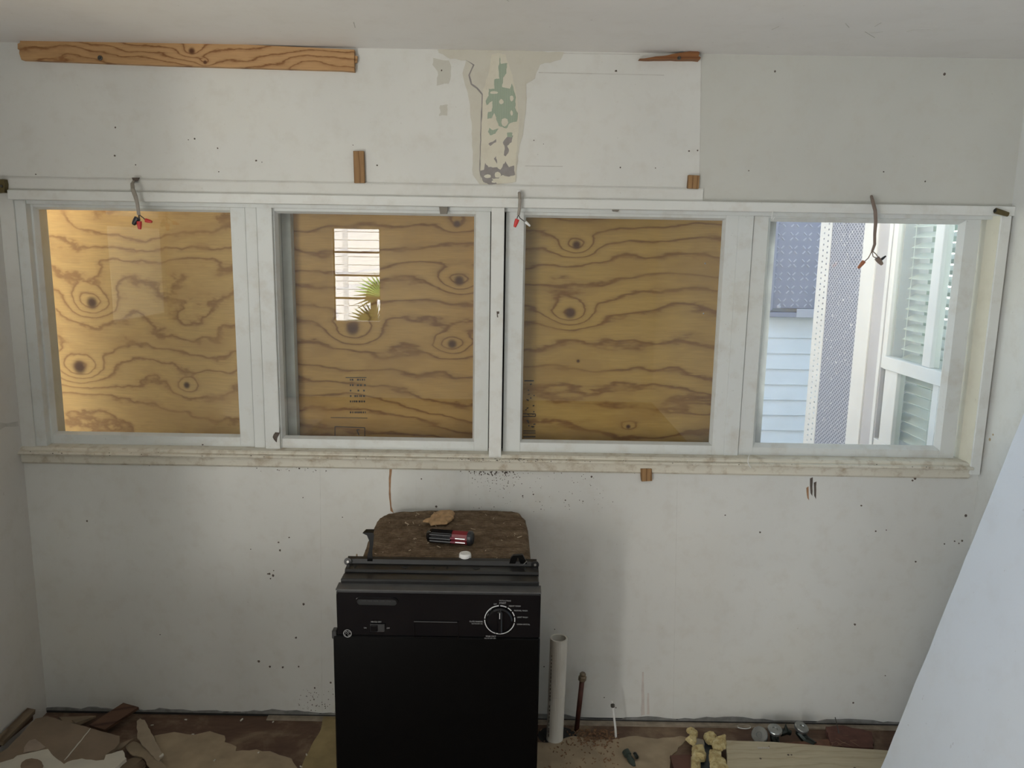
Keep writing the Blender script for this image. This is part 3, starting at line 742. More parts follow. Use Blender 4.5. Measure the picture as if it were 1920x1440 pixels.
for x, y, r in ((216, 239, 2.2), (215, 292, 2.6), (67, 327, 1.5), (365, 260, 2), (353, 262, 1.2), (408, 278, 1.8), (480, 301, 2.4), (491, 304, 1.2), (410, 322, 1.4), (707, 310, 2), (254, 309, 1.4), (390, 366, 1.8), (662, 272, 1.2),
                (828, 132, 2), (1155, 133, 2.6), (1163, 314, 2), (1453, 134, 2.6), (1771, 139, 3.2), (1657, 322, 2), (1735, 340, 2), (1404, 320, 1.6), (1229, 315, 1.4), (1292, 283, 2), (1308, 282, 2), (1001, 263, 1.4), (1019, 270, 1),
                (937, 377, 1.8), (1412, 384, 1.4), (280, 872, 2.2), (561, 878, 2.4), (328, 858, 1.6), (616, 860, 4), (617, 867, 2), (119, 848, 2), (380, 834, 2), (163, 977, 2.4), (502, 1076, 2), (505, 1076, 3), (512, 1079, 3.5), (507, 1085, 2), (513, 1070, 1.5),
                (522, 1017, 2.4), (525, 1032, 3), (542, 1008, 2), (569, 1133, 3), (555, 1196, 3), (485, 1240, 3.5), (506, 1250, 3), (530, 1251, 3), (560, 1250, 2.4), (620, 1280, 3), (590, 1290, 2.4), (300, 1190, 1.5), (470, 1030, 1.4), (568, 933, 1.5), (642, 970, 1.4),
                (818, 950, 3), (790, 898, 2), (1109, 894, 2.5), (1190, 887, 2), (1716, 897, 3.5), (1711, 901, 2.6), (1615, 948, 2.4), (1642, 996, 2.6), (1662, 994, 1.6), (1771, 1020, 2), (1790, 1015, 2), (1804, 1014, 2.6), (1798, 1019, 1.8), (1811, 967, 3.5), (1425, 998, 2.6), (1717, 1053, 2.4),
                (1360, 966, 2), (1603, 1171, 3), (1660, 1267, 1.6), (1600, 1318, 2.6), (1133, 1308, 1.6), (1155, 1327, 1.6), (1040, 1180, 1.5), (1020, 1250, 2), (1093, 940, 1.6), (1060, 938, 1.8), (1000, 927, 2), (980, 930, 2)):
    speck(x, y, r * .8)
mk('nail_holes', bm, m_grime, wall_back, kind='stuff')
bm = bmesh.new()
rs = random.Random(11)
for k in range(260):
    x = rs.gauss(935, 36); y = 868 + abs(rs.gauss(0, 17)) + (x - 935) * .015
    if x < 862 or x > 1005: continue
    speck(x, y + 2, rs.uniform(.5, 1.5) * (1 if y < 890 else .7), rs.uniform(.5, 1.5))
for k in range(90):
    speck(rs.uniform(880, 1150), rs.uniform(880, 960), rs.uniform(.4, 1))
for k in range(60): speck(rs.uniform(560, 630), rs.uniform(1290, 1345), rs.uniform(.4, 1.3))
for k in range(40): speck(rs.uniform(480, 620), rs.uniform(870, 885), rs.uniform(.4, 1.2))
mk('mould_specks', bm, m_grime, wall_back, kind='stuff')
bm = bmesh.new()
rs = random.Random(12)
for k in range(130):
    x = rs.uniform(45, 1810) if k < 60 else rs.gauss(930, 60)
    speck(x, 861 + (x - 930) * .0165 + rs.uniform(-2, 5), rs.uniform(.5, 1.5), .6, -.0295)
mk('sill_grime', bm, m_grime, wall_back, kind='stuff')
# chipped paint showing bare wood on the second window's mullion
wall_prism('paint_chip', Z2([(1095, 440), (1200, 450), (1215, 280), (1220, 460), (1150, 600), (1130, 715), (1060, 640), (1025, 570), (1050, 500)], 440, 780, 14.4), 0.0145, .0015, m_grime, wall_back, 1, 0)
wall_prism('paint_chip', [(931, 584), (936, 584), (936, 588), (933, 589), (934, 595), (932, 595)], -0.0135, .0015, m_grime, wall_back, 1, 0)
# plaster ragged edge and dark gap at the foot of the wall
bm = bmesh.new(); bx(bm, XL, XR, -0.004, 0.0, 0.002, 0.016); mk('trim_19', bm, m_dark, kind='structure', label='dark gap along the foot of the back wall')
m_rag = plain('torn_board_edge', (0.20, 0.20, 0.19), 0.9, var=.3)
bm = bmesh.new(); rs = random.Random(5); x = XL; top = []
while x < XR:
    h = 0.020 + .022 * noise.noise(Vector((x * 4, 0, 0))) + rs.uniform(-.004, .006); h = max(h, .013)
    top.append((x, h)); x += rs.uniform(.01, .05)
top.append((XR, .02))
prism(bm, [(XL, -.006, .012)] + [(a_, -.006, b_) for a_, b_ in top] + [(XR, -.006, .012)], (0, .006, 0))
mk('torn_edge', bm, m_rag, wall_back)
bm = bmesh.new(); bx(bm, onZ(500, 1350).x, XR, -0.03, -0.004, 0.0, 0.006); mk('trim_20', bm, plain('pale_batten', (.30, .25, .19), .8, var=.3), kind='structure', label='thin pale batten at the foot of the back wall')

# ceiling marks
def ceil_strip(lines, name, mat):
    bm = bmesh.new()
    for l in lines:
        a = onZ(l[0], l[1], ZC - .0008); b_ = onZ(l[2], l[3], ZC - .0008); d = (b_ - a).normalized(); n_ = Vector((-d.y, d.x, 0)) * l[4] * .001
        prism(bm, [a - n_, b_ - n_, b_ + n_, a + n_], (0, 0, .0008))
    return bm
bpy.data.objects['ceiling']
mk('scuff_marks', ceil_strip([(1700, 60, 1712, 56, 1.6), (1712, 56, 1730, 55.5, 1), (1730, 55.5, 1748, 55, .8), (1622, 60, 1640, 71, .8), (1640, 50, 1652, 43, .9), (1585, 44, 1592, 52, .6), (1447, 56, 1460, 50, .8), (663, 42, 666, 52, 1.2), (1630, 62, 1655, 60, .7), (950, 0, 954, 3, .5)], 's', m_seam), m_seam, bpy.data.objects['ceiling'], kind='stuff')

# ================================================================ WALL-MOUNTED SCRAPS
m_lum = wood('lumber_orange', (0.50, 0.30, 0.14), (0.24, 0.11, 0.04), freq=38, amp=0.8, nx=1.2, nz=4, knots=[K(360, 96, -.02, .010, 1.6), K(385, 117, -.02, .006, 1.0), K(410, 118, -.02, .05, 1.2)], off=(2, 0, 9))
m_lum2 = wood('scrap_wood', (0.34, 0.20, 0.09), (0.16, 0.08, 0.03), freq=60, amp=0.4, off=(5, 5, 5), axis='x')
brd = thing('wooden_board', onY(352, 118, -.01), 'long knotty orange wooden board screwed to the wall just below the ceiling', 'board')
BYb = -.022
pts = [onY(*p, BYb) for p in ((38, 70), (300, 76), (664, 93), (664, 134), (640, 132), (300, 122), (40, 112), (36, 100))]
bm = bmesh.new(); prism(bm, pts, (0, .022, 0)); bmesh.ops.bevel(bm, geom=[e for e in bm.edges if abs(e.verts[0].co.y - BYb) < 1e-4 and abs(e.verts[1].co.y - BYb) < 1e-4 and len(e.link_faces) == 2 and e.calc_face_angle(0) > .5], offset=.002, segments=1, affect='EDGES')
mk('plank', bm, m_lum, brd)
for q in ([(664, 104), (670, 105), (669, 117), (664, 118)], [(33, 82), (38, 80), (38, 95), (33, 92)]):
    bm = bmesh.new(); prism(bm, [onY(*p, -.014) for p in q], (0, .01, 0)); mk('end_tongue', bm, m_lum, brd)
m_steel = plain('dull_steel', (0.35, 0.34, 0.32), 0.4, 0.9)
m_steel_d = plain('dark_steel', (0.10, 0.095, 0.085), 0.5, 0.7)
bm = bmesh.new(); lathe(bm, onY(188, 109, BYb - .001), (0, -1, 0), [(.008, 0), (.008, .003), (.004, .004), (.004, .007)], 12); mk('screw', bm, m_steel_d, brd)
wall_prism('wood_splinter', [(1199, 110), (1250, 104), (1305, 94), (1312, 98), (1310, 105), (1314, 108), (1312, 112), (1280, 111)], -.03, .03, wood('splinter_wood', (0.27, 0.12, 0.045), (0.15, 0.05, 0.02), freq=60, amp=.3), None, .02, .0015, 51,
           label='reddish wedge-shaped wood splinter nailed near the ceiling at right', cat='wood scrap')
bm = bmesh.new(); p = onY(1273, 109, -.032); lathe(bm, p, (0, -1, 0), [(.006, 0), (.006, .003), (.003, .01)], 10)
mk('nail', bm, m_steel_d, bpy.data.objects['wood_splinter'])
def block(px, th, label):
    bm = bmesh.new(); prism(bm, [onY(*p, -th) for p in px], (0, th - .0001, 0)); bmesh.ops.bevel(bm, geom=list(bm.edges), offset=.0008, segments=1, affect='EDGES')
    return mk('wood_block', bm, m_lum2, label=label, cat='wood block')
block([(662, 283), (682, 283), (684, 343), (664, 343)], .014, 'tall narrow brown wood block on the wall above the second window')
block([(1291, 328), (1312, 329), (1310, 354), (1289, 353)], .016, 'small square brown wood block on the wall above the third window')
block([(1201, 879), (1222, 879), (1223, 902), (1203, 903)], .016, 'small square brown wood block on the wall below the third window sill')
# brackets at header ends, clips
m_br = plain('tarnished_brass', (0.14, 0.11, 0.05), 0.5, 0.7)
t = thing('bracket', onY(4, 362, -.02), 'dark brown metal bracket at the left end of the header board', 'bracket')
bm = bmesh.new(); prism(bm, [onY(*p, -.03) for p in ((-6, 336), (7, 336), (9, 345), (8, 361), (-6, 362))], (0, .02, 0)); mk('plate', bm, m_br, t)
bm = bmesh.new(); lathe(bm, onY(3, 349, -.031), (0, -1, 0), [(.005, 0), (.004, .003)], 8); mk('screw', bm, m_steel_d, t)
t = thing('bracket', onY(1880, 404, -.03), 'small brown metal peg at the right end of the header board', 'bracket')
bm = bmesh.new(); tube(bm, [onY(1866, 395, -.034), onY(1890, 402, -.03)], [.010, .008], 10, flat=.8); mk('peg', bm, m_br, t)
bm = bmesh.new(); lathe(bm, onY(1866, 395, -.034), onY(1866, 395, -.034) - onY(1890, 402, -.03), [(.007, 0), (.007, .002), (.004, .002), (.004, -.003)], 10); mk('socket', bm, m_dark, t)
m_clip = plain('grey_brown_clip', (0.20, 0.18, 0.15), 0.7)
for q, lb in (([(823, 386), (840, 386), (838, 401), (825, 401)], 'little grey clip hanging under the header board above the second window'), ([(1147, 391), (1162, 392), (1159, 397), (1150, 396)], 'little grey clip under the header board above the third window')):
    bm = bmesh.new(); prism(bm, [onY(*p, -.004) for p in q], (0, .014, 0)); mk('clip', bm, m_clip, label=lb, cat='clip')

# cables with wire nuts
m_cab = plain('grey_cable', (0.30, 0.27, 0.23), 0.6)
m_cab2 = plain('brown_cable', (0.20, 0.15, 0.12), 0.5)
m_cu = plain('wire_dark', (0.05, 0.04, 0.035), 0.4)
m_white = plain('white_plastic', (0.72, 0.72, 0.70), 0.4, var=.04)
m_red = plain('red_nut_plastic', (0.60, 0.035, 0.03), 0.35, var=.05)
m_blk = plain('black_nut_plastic', (0.02, 0.022, 0.026), 0.35)
m_orange = plain('orange_nut_plastic', (0.35, 0.13, 0.06), 0.45)
def nut(parent, p0, p1, Y, mat, name='wire_nut', r=.0085):
    a = onY(*p0, Y); b_ = onY(*p1, Y); L_ = (b_ - a).length
    bm = bmesh.new(); lathe(bm, a, b_ - a, [(r, 0), (r * .98, L_ * .35), (r * .75, L_ * .8), (r * .55, L_)], 12); return mk(name, bm, mat, parent)
t = thing('electrical_cable', onY(262, 405, -.05), 'grey cable with one black and two red wire nuts dangling over the leftmost window', 'cable')
bm = bmesh.new(); tube(bm, [onY(x, y, Y) for x, y, Y in ((253, 337, 0.0), (248, 344, -.03), (249, 355, -.055), (254, 368, -.06), (258, 384, -.055), (260, 403, -.05))], [.006, .007, .0075, .0075, .006, .006], 8, flat=.6)
mk('sheath', bm, m_cab, t)
bm = bmesh.new()
for q in ([(260, 402), (260, 408), (256, 411)], [(260, 402), (262, 410), (262, 416)], [(261, 403), (268, 408), (273, 413)]): tube(bm, [onY(x, y, -.05) for x, y in q], .0018, 6)
mk('wires', bm, m_cu, t)
nut(t, (258, 409), (250, 421), -.05, m_blk, r=.0105); nut(t, (261, 415), (262, 430), -.052, m_red); nut(t, (273, 413), (285, 416), -.05, m_red, r=.007)
wall_prism('cable_hole', [(247, 333), (262, 333), (258, 340), (250, 341)], -.0155, .002, m_grime, wall_back, 1, 0)
t = thing('electrical_cable', onY(968, 405, -.04), 'short grey cable with a single red wire nut hanging at the centre post', 'cable')
bm = bmesh.new(); tube(bm, [onY(x, y, Y) for x, y, Y in ((973, 361, 0.0), (974, 363, -.03), (975, 375, -.045), (974, 390, -.045), (972, 403, -.04))], [.005, .006, .006, .0055, .005], 8); mk('sheath', bm, m_cab, t)
bm = bmesh.new(); tube(bm, [onY(x, y, -.04) for x, y in ((972, 403), (975, 409), (983, 415))], .0016, 6); tube(bm, [onY(x, y, -.04) for x, y in ((972, 402), (970, 408), (969, 412))], .0016, 6); mk('wires', bm, m_cu, t)
nut(t, (970, 411), (965, 426), -.04, m_red, r=.0075); nut(t, (985, 416), (994, 424), -.035, m_white, 'clear_nut', r=.005)
wall_prism('plaster_spot', [(969, 357), (976, 357), (975, 366), (970, 366)], -.0155, .002, m_white, wall_back, 1, 0)
t = thing('electrical_cable', onY(1635, 490, -.05), 'brown cable splitting into dark-tipped wire nuts in front of the rightmost window', 'cable')
bm = bmesh.new(); tube(bm, [onY(x, y, Y) for x, y, Y in ((1634, 368, 0.0), (1636, 376, -.03), (1641, 395, -.05), (1642, 415, -.055), (1640, 440, -.055), (1640, 458, -.05), (1635, 472, -.05))], [.005, .006, .006, .006, .005, .005, .004], 8); mk('sheath', bm, m_cab2, t)
bm = bmesh.new()
for q in ([(1635, 471), (1628, 484), (1620, 491)], [(1635, 471), (1637, 481), (1645, 485)], [(1636, 471), (1642, 476), (1648, 484)]): tube(bm, [onY(x, y, -.05) for x, y in q], .0018, 6)
mk('wires', bm, m_cab2, t)
nut(t, (1620, 490), (1609, 503), -.05, m_orange, r=.007); nut(t, (1644, 484), (1654, 496), -.05, m_cab2, r=.009); nut(t, (1652, 487), (1661, 480), -.05, m_blk, r=.0045)

# ================================================================ DISHWASHER
YF = -0.65
def XF(px, py=1200, Y=YF): return onY(px, py, Y).x
def ZF(px, py, Y=YF): return onY(px, py, Y).z
dL, dR = XF(633, 1150), XF(1013, 1150)
bL, bR = XF(628, 1300), XF(1010, 1300)
zCt = ZF(820, 1108); zCb = ZF(820, 1192)
print('dishwasher', dL, dR, bL, bR, 'panel z', zCt, zCb, 'bottom', ZF(820, 1440))
m_gloss = plain('gloss_black_plastic', (0.004, 0.004, 0.005), 0.10, var=.1, bumps=0, spec=.4)
m_door = plain('black_door_enamel', (0.0022, 0.0022, 0.0022), 0.3, var=.1, bumps=0.01, spec=.12)
m_bmet = plain('black_metal', (0.009, 0.009, 0.009), 0.35, 0.0, var=.3, bumps=0.05)
m_bgrey = plain('dusty_black_lip', (0.07, 0.07, 0.07), 0.5, var=.2, scale=20)
m_print = plain('grey_print', (0.30, 0.30, 0.30), 0.6, var=.05)
m_ring = plain('silver_ring', (0.55, 0.55, 0.55), 0.5, var=.05)
dw = thing('dishwasher', ((dL + dR) / 2, -.35, 0), 'old black dishwasher standing free in front of the wall, top panel removed', 'dishwasher')
# tub with brown insulation
zT = 0.868
def onT(px, py, z=zT): return onZ(px, py, z)
m_ins, nt, b = newmat('brown_insulation')
n = noi(nt, pos(nt), 22, 6, 0.7); n3 = noi(nt, pos(nt, (1, .5, 1)), 120, 3, .6)
wv = nd(nt, 'ShaderNodeTexWave', bands_direction='Y'); wv.inputs['Scale'].default_value = 22; wv.inputs['Distortion'].default_value = 2.5; wv.inputs['Detail'].default_value = 2
nt.links.new(pos(nt), wv.inputs['Vector'])
c = ramp(nt, n, [(0.3, (0.10, 0.068, 0.042)), (0.55, (0.21, 0.15, 0.098)), (0.75, (0.33, 0.25, 0.165))])
c = mixc(nt, .45, c, ramp(nt, n3, [(0.3, (0.4, 0.4, 0.4)), (0.7, (1, 1, 1))]), 'MULTIPLY')
c = mixc(nt, .35, c, ramp(nt, wv.outputs[1], [(0.1, (0.55, 0.55, 0.55)), (0.7, (1, 1, 1))]), 'MULTIPLY')
nt.links.new(c, b.inputs['Base Color']); b.inputs['Roughness'].default_value = 0.95; b.inputs['Specular IOR Level'].default_value = .1
bump(nt, b, math_(nt, 'ADD', n, math_(nt, 'ADD', math_(nt, 'MULTIPLY', wv.outputs[1], .5), n3)), .6, .006)
out = [onT(*p) for p in ((674, 1052), (684, 1030), (690, 1010), (698, 992), (706, 975), (716, 965), (732, 960), (760, 958), (960, 957), (974, 961), (985, 972), (990, 990), (993, 1020), (996, 1052))]
print('insul', out[0], out[4], out[8], out[-1])
bm = bmesh.new()
# dense cap from clipped grid
xs0, xs1 = min(p.x for p in out), max(p.x for p in out); ys0, ys1 = min(p.y for p in out), max(p.y for p in out)
NXg, NYg = 90, 70
def xrange_at(y):
    # left/right bounds of outline at given y
    ls = []; n_ = len(out)
    for i in range(n_):
        a, b2 = out[i], out[(i + 1) % n_]
        if (a.y - y) * (b2.y - y) <= 0 and abs(a.y - b2.y) > 1e-9: ls.append(a.x + (b2.x - a.x) * (y - a.y) / (b2.y - a.y))
    return (min(ls), max(ls)) if ls else (0, 0)
grid = []
for j in range(NYg + 1):
    y = ys0 + .0005 + (ys1 - ys0 - .001) * j / NYg
    l, r = xrange_at(y); row = []
    for i in range(NXg + 1):
        u = i / NXg; x = l + (r - l) * u
        e = min(u, 1 - u) * (r - l); e2 = min(e, (ys1 - y) + .0)
        dome = 0.012 * (1 - math.exp(-e2 / .006))
        rough_ = .004 * noise.noise(Vector((x * 25, y * 25, 1))) + .002 * noise.noise(Vector((x * 80, y * 80, 3)))
        if x > out[8].x - .22 and y > ys1 - .22: rough_ += .010 * abs(noise.noise(Vector((x * 18, y * 30, 7))))
        rough_ += .0012 * math.sin(y * 520 + 2 * noise.noise(Vector((x * 8, y * 8, 0))))
        row.append(bm.verts.new((x, y, zT - .012 + dome + rough_)))
    grid.append(row)
for j in range(NYg):
    for i in range(NXg): bm.faces.new((grid[j][i], grid[j][i + 1], grid[j + 1][i + 1], grid[j + 1][i]))
# side skirt
loop = [grid[0][i] for i in range(NXg + 1)] + [grid[j][NXg] for j in range(1, NYg + 1)] + [grid[NYg][i] for i in range(NXg - 1, -1, -1)] + [grid[j][0] for j in range(NYg - 1, 0, -1)]
low = [bm.verts.new((v.co.x + .002 * noise.noise(v.co * 30), v.co.y, 0.16)) for v in loop]
for i in range(len(loop)): bm.faces.new((loop[i], loop[(i + 1) % len(loop)], low[(i + 1) % len(loop)], low[i]))
bm.faces.new(low)
mk('insulation_blanket', bm, m_ins, dw, smooth=True, label='matted brown insulation over the tub')
# chips of debris on the insulation
bm = bmesh.new(); rs = random.Random(21)
for k in range(48):
    x = rs.uniform(xs0 + .04, xs1 - .03); y = rs.uniform(ys0 + .01, ys1 - .05); r_ = rs.uniform(.001, .003); a = rs.uniform(0, 3.14)
    d = Vector((math.cos(a), math.sin(a), 0)); L_ = r_ * rs.choice((1, 1.2, 3))
    tube(bm, [Vector((x, y, zT + .003)) - d * L_, Vector((x, y, zT + .005)) + d * L_], r_ * .5, 5)
mk('debris_chips', bm, plain('pale_chips', (.42, .34, .24), .8, var=.4), dw, kind='stuff')
# body: base pan, legs, door
box('base_frame', dL + .03, dR - .03, YF + .06, -.06, .03, .16, m_bmet, dw, .004)
for x in (dL + .05, dR - .05):
    for y in (YF + .09, -.1):
        bm = bmesh.new(); lathe(bm, (x, y, 0), (0, 0, 1), [(.018, 0), (.018, .008), (.006, .01), (.006, .035)], 10); mk('leg', bm, m_steel, dw)
box('toe_kick', dL + .01, dR - .01, YF + .05, YF + .06, .02, .13, m_bmet, dw, .001)
door = box('door', bL, bR, YF - .006, YF + .05, .13, zCb - .002, m_door, dw, .004)
# small lugs at door top corners
box('hinge_lug', bL - .004, bL + .01, YF - .004, YF + .02, zCb - .014, zCb + .012, m_bmet, dw, .002)
box('inner_frame', dL + .004, dR - .004, YF + .03, YF + .075, .14, zT - .012, m_bmet, dw, .003)
# control panel with slots cut: built as face with vent recess
cp = thing_cp = None
bm = bmesh.new()
zl = zCt
# panel slab profile (y,z): flat face, rounded to grey lip is a separate part
ext(bm, [(YF + .03, zCb), (YF - .004, zCb), (YF - .008, zCb + .004), (YF - .010, zl - .004), (YF - .008, zl), (YF + .03, zl)], dL, dR)
bmesh.ops.bevel(bm, geom=[e for e in bm.edges if abs(e.verts[0].co.x - e.verts[1].co.x) < 1e-5 and min(e.verts[0].co.y, e.verts[1].co.y) < YF], offset=.003, segments=2, affect='EDGES')
cp = mk('control_panel', bm, m_gloss, dw)
# lip
bm = bmesh.new()
zlt = onY(820, 1092, YF + .045).z
ext(bm, [(YF - .008, zl), (YF - .0085, zl + .004), (YF + .035, zlt), (YF + .035, zl)], dL - .002, dR + .001)
mk('top_lip', bm, m_bgrey, cp, label='dusty grey bevelled top lip')
PF = YF - .0105
def pf(px, py): return onY(px, py, PF)
# pocket vent
def oval(cx, cy, w_, h_, n_=10):
    o_ = []
    r_ = h_ / 2
    for k in range(n_ + 1):
        a = -math.pi / 2 + math.pi * k / n_; o_.append((cx + (w_ / 2 - r_) + r_ * math.cos(a), cy + r_ * math.sin(a)))
    for k in range(n_ + 1):
        a = math.pi / 2 + math.pi * k / n_; o_.append((cx - (w_ / 2 - r_) + r_ * math.cos(a), cy + r_ * math.sin(a)))
    return o_
def ringmesh(bm, outer, inner, y0, y1):
    n_ = len(outer)
    A = [bm.verts.new((x, y0, z)) for x, z in outer]; B = [bm.verts.new((x, y0, z)) for x, z in inner]
    A2 = [bm.verts.new((x, y1, z)) for x, z in outer]; B2 = [bm.verts.new((x, y1, z)) for x, z in inner]
    for i in range(n_):
        j = (i + 1) % n_
        bm.faces.new((A[i], A[j], B[j], B[i])); bm.faces.new((A2[i], B2[i], B2[j], A2[j])); bm.faces.new((A[i], A2[i], A2[j], A[j])); bm.faces.new((B[i], B[j], B2[j], B2[i]))
vc = pf(706.5, 1129); vw = (pf(747, 1129).x - pf(666, 1129).x); vh = .029
bm = bmesh.new(); ringmesh(bm, oval(vc.x, vc.z, vw, vh), oval(vc.x, vc.z, vw - .010, vh - .010), PF - .003, PF + .001); mk('vent_rim', bm, m_gloss, cp, smooth=False)
bm = bmesh.new(); prism(bm, [(x, PF, z) for x, z in oval(vc.x, vc.z, vw - .010, vh - .010)], (0, .0005, 0)); mk('vent_recess', bm, m_dark, cp)
bm = bmesh.new()
for k in range(6):
    x = vc.x - vw * .36 + k * vw * .144; bx(bm, x, x + vw * .1, PF - .0015, PF - .0002, vc.z + .003, vc.z + .0055)
mk('vent_slots', bm, m_bmet, cp)
# display recess and switch
a = pf(776, 1165); b_ = pf(860, 1196)
bm = bmesh.new(); ringmesh(bm, [(a.x, a.z), (b_.x, a.z), (b_.x, b_.z), (a.x, b_.z)], [(a.x + .002, a.z - .002), (b_.x - .002, a.z - .002), (b_.x - .002, b_.z + .002), (a.x + .002, b_.z + .002)], PF - .0012, PF + .001); mk('latch_outline', bm, m_gloss, cp)
bm = bmesh.new(); bx(bm, pf(776, 1165).x, pf(857, 1165).x, PF - .002, PF, pf(800, 1166).z, pf(800, 1165).z); mk('latch_edge', bm, m_bgrey, cp)
a = pf(694, 1169); b_ = pf(722, 1184)
bm = bmesh.new(); bx(bm, a.x, b_.x, PF - .004, PF, b_.z, a.z, .001); mk('rocker_switch', bm, m_bmet, cp)
bm = bmesh.new(); bx(bm, a.x + .002, a.x + .022, PF - .008, PF - .003, b_.z + .003, a.z - .003, .001); mk('switch_paddle', bm, m_gloss, cp)
# dial
dc = pf(937, 1162); rr = (pf(966, 1162).x - pf(908, 1162).x) / 2
bm = bmesh.new()
gaps = (92, 62, 38, 14, -10, -105, 178)
for i in range(120):
    a0 = i * 3.0
    if any(abs((a0 - g + 180) % 360 - 180) < 2.2 for g in gaps): continue
    a1 = math.radians(a0 - 1.6); a2 = math.radians(a0 + 1.6)
    ro, ri = rr * 1.0, rr * .945
    prism(bm, [(dc.x + ro * math.cos(a1), PF - .001, dc.z + ro * math.sin(a1)), (dc.x + ro * math.cos(a2), PF - .001, dc.z + ro * math.sin(a2)), (dc.x + ri * math.cos(a2), PF - .001, dc.z + ri * math.sin(a2)), (dc.x + ri * math.cos(a1), PF - .001, dc.z + ri * math.sin(a1))], (0, .001, 0))
mk('dial_ring', bm, m_ring, cp)
bm = bmesh.new(); lathe(bm, (dc.x, PF, dc.z), (0, -1, 0), [(rr * .86, 0), (rr * .84, .006), (rr * .74, .010), (0, .011)], 36)
bx(bm, dc.x - rr * .17, dc.x + rr * .17, PF - .026, PF - .009, dc.z - rr * .72, dc.z + rr * .80, .004)
mk('dial_knob', bm, m_gloss, cp)
bm = bmesh.new(); bx(bm, dc.x - .001, dc.x + .001, PF - .0275, PF - .0262, dc.z + rr * .35, dc.z + rr * .74); mk('pointer_mark', bm, m_ring, cp)
def text(s_, px, py, hpx, align='LEFT', mat=m_print, name='lettering', parent=None, wpx=None):
    cu = bpy.data.curves.new('t', 'FONT'); cu.body = s_; cu.size = 1; cu.align_x = align; cu.align_y = 'CENTER'; cu.resolution_u = 2; cu.extrude = .0
    o = bpy.data.objects.new('t', cu); COL.objects.link(o)
    dg = bpy.context.evaluated_depsgraph_get(); me = bpy.data.meshes.new_from_object(o.evaluated_get(dg))
    bpy.data.objects.remove(o); 
    bm = bmesh.new(); bm.from_mesh(me)
    p = pf(px, py); k = hpx * 1.45 * .00153
    xs_ = [v.co.x for v in bm.verts]
    kx = k if wpx is None else wpx * .00153 / (max(xs_) - min(xs_))
    for v in bm.verts: v.co = Vector((p.x + v.co.x * kx, PF - .0012, p.z + v.co.y * k))
    return mk(name, bm, mat, parent or cp)
text('POTS & PANS', 936, 1126, 2.6, wpx=22); text('START', 936, 1130.5, 3.3, wpx=13); text('OFF', 925.5, 1132.5, 2.6, wpx=6)
text('HEAVY WASH', 954, 1136, 2.8, wpx=22); text('NORMAL WASH', 964, 1144.6, 2.8, wpx=25); text('LIGHT WASH', 969.5, 1157, 2.8, wpx=20); text('CHINA CRYSTAL', 969, 1170.3, 2.8, wpx=25)
text('PLATE WARMER', 880.5, 1165, 2.8, wpx=25); text('HEATED DRY ON', 884, 1169, 2.2, wpx=21)
text('RINSE ONLY', 911, 1192.6, 2.8, wpx=19); text('HEATED DRY OFF', 908, 1196.4, 2.2, wpx=22)
text('HEATED DRY', 695.5, 1165.7, 2.8, wpx=20); text('ON', 682, 1177, 2.8, wpx=5); text('OFF', 725, 1177.5, 2.8, wpx=6)
# round monogram badge
bc = pf(651.6, 1187.5); br_ = .0122
bm = bmesh.new()
circ = lambda r_, n_=28: [(bc.x + r_ * math.cos(6.2832 * k / n_), bc.z + r_ * math.sin(6.2832 * k / n_)) for k in range(n_)]
ringmesh(bm, circ(br_), circ(br_ * .86), PF - .0012, PF)
def curl(pts, r_=.0006): tube(bm, [Vector((bc.x + x * br_, PF - .0012, bc.z + z * br_)) for x, z in pts], r_, 5)
curl([(-.05, .35), (-.2, .55), (-.45, .5), (-.55, .2), (-.4, 0), (-.1, .1), (0, .0), (-.1, -.35), (-.4, -.55), (-.55, -.4), (-.35, -.2), (-.1, -.05)])
curl([(.5, .35), (.35, .58), (.12, .5), (.12, .2), (.35, .05), (.15, -.05), (.1, -.35), (.3, -.58), (.55, -.45), (.58, -.2)])
for a in (20, 110, 200, 290):
    a = math.radians(a); curl([(.72 * math.cos(a), .72 * math.sin(a)), (.62 * math.cos(a + .5), .62 * math.sin(a + .5))])
mk('round_monogram', bm, m_print, cp)

# metal rails over the front of the tub
yA_ = out[0].y + .005
rA0, rA1 = onT(650, 1056).x, onT(1006, 1056).x
bm = bmesh.new(); ext(bm, [(yA_ + .01, .80), (yA_ + .01, zT + .008), (yA_ + .002, zT + .013), (yA_ - .012, zT + .010), (yA_ - .018, zT - .002), (yA_ - .018, .80)], rA0, rA1)
rail = mk('rear_rail', bm, m_bmet, dw)
yB = yA_ - .022
bm = bmesh.new(); zB = zT - .004
ext(bm, [(yB, zB - .05), (yB, zB + .002), (yB - .035, zB), (yB - .040, zB - .006), (yB - .040, zB - .026), (yB - .070, zB - .028), (yB - .072, zB - .05)], dL + .006, dR - .004)
rail2 = mk('front_rail', bm, m_bmet, dw)
bm = bmesh.new()
for px_ in (663, 758, 812, 838, 893, 985):
    w2 = .012 if px_ in (758, 893) else .004
    x = onT(px_, 1066).x; prism(bm, [(x - w2, yB - .018, zB + .0005), (x - w2 * .3, yB - .010, zB + .0005), (x + w2 * .3, yB - .010, zB + .0005), (x + w2, yB - .018, zB + .0005), (x + w2 * .3, yB - .026, zB + .0005), (x - w2 * .3, yB - .026, zB + .0005)], (0, 0, .0015))
mk('slot_holes', bm, m_dark, rail2)
for px_ in (663, 982):
    p = Vector((onT(px_, 1080).x, yB - .0405, zB - .016)); bm = bmesh.new()
    tube(bm, [p + Vector((-.013, 0, .003)), p + Vector((-.009, -.001, -.001)), p + Vector((.009, -.001, -.001)), p + Vector((.013, 0, .003))], .0012, 6); mk('wire_clip', bm, m_steel, rail2)
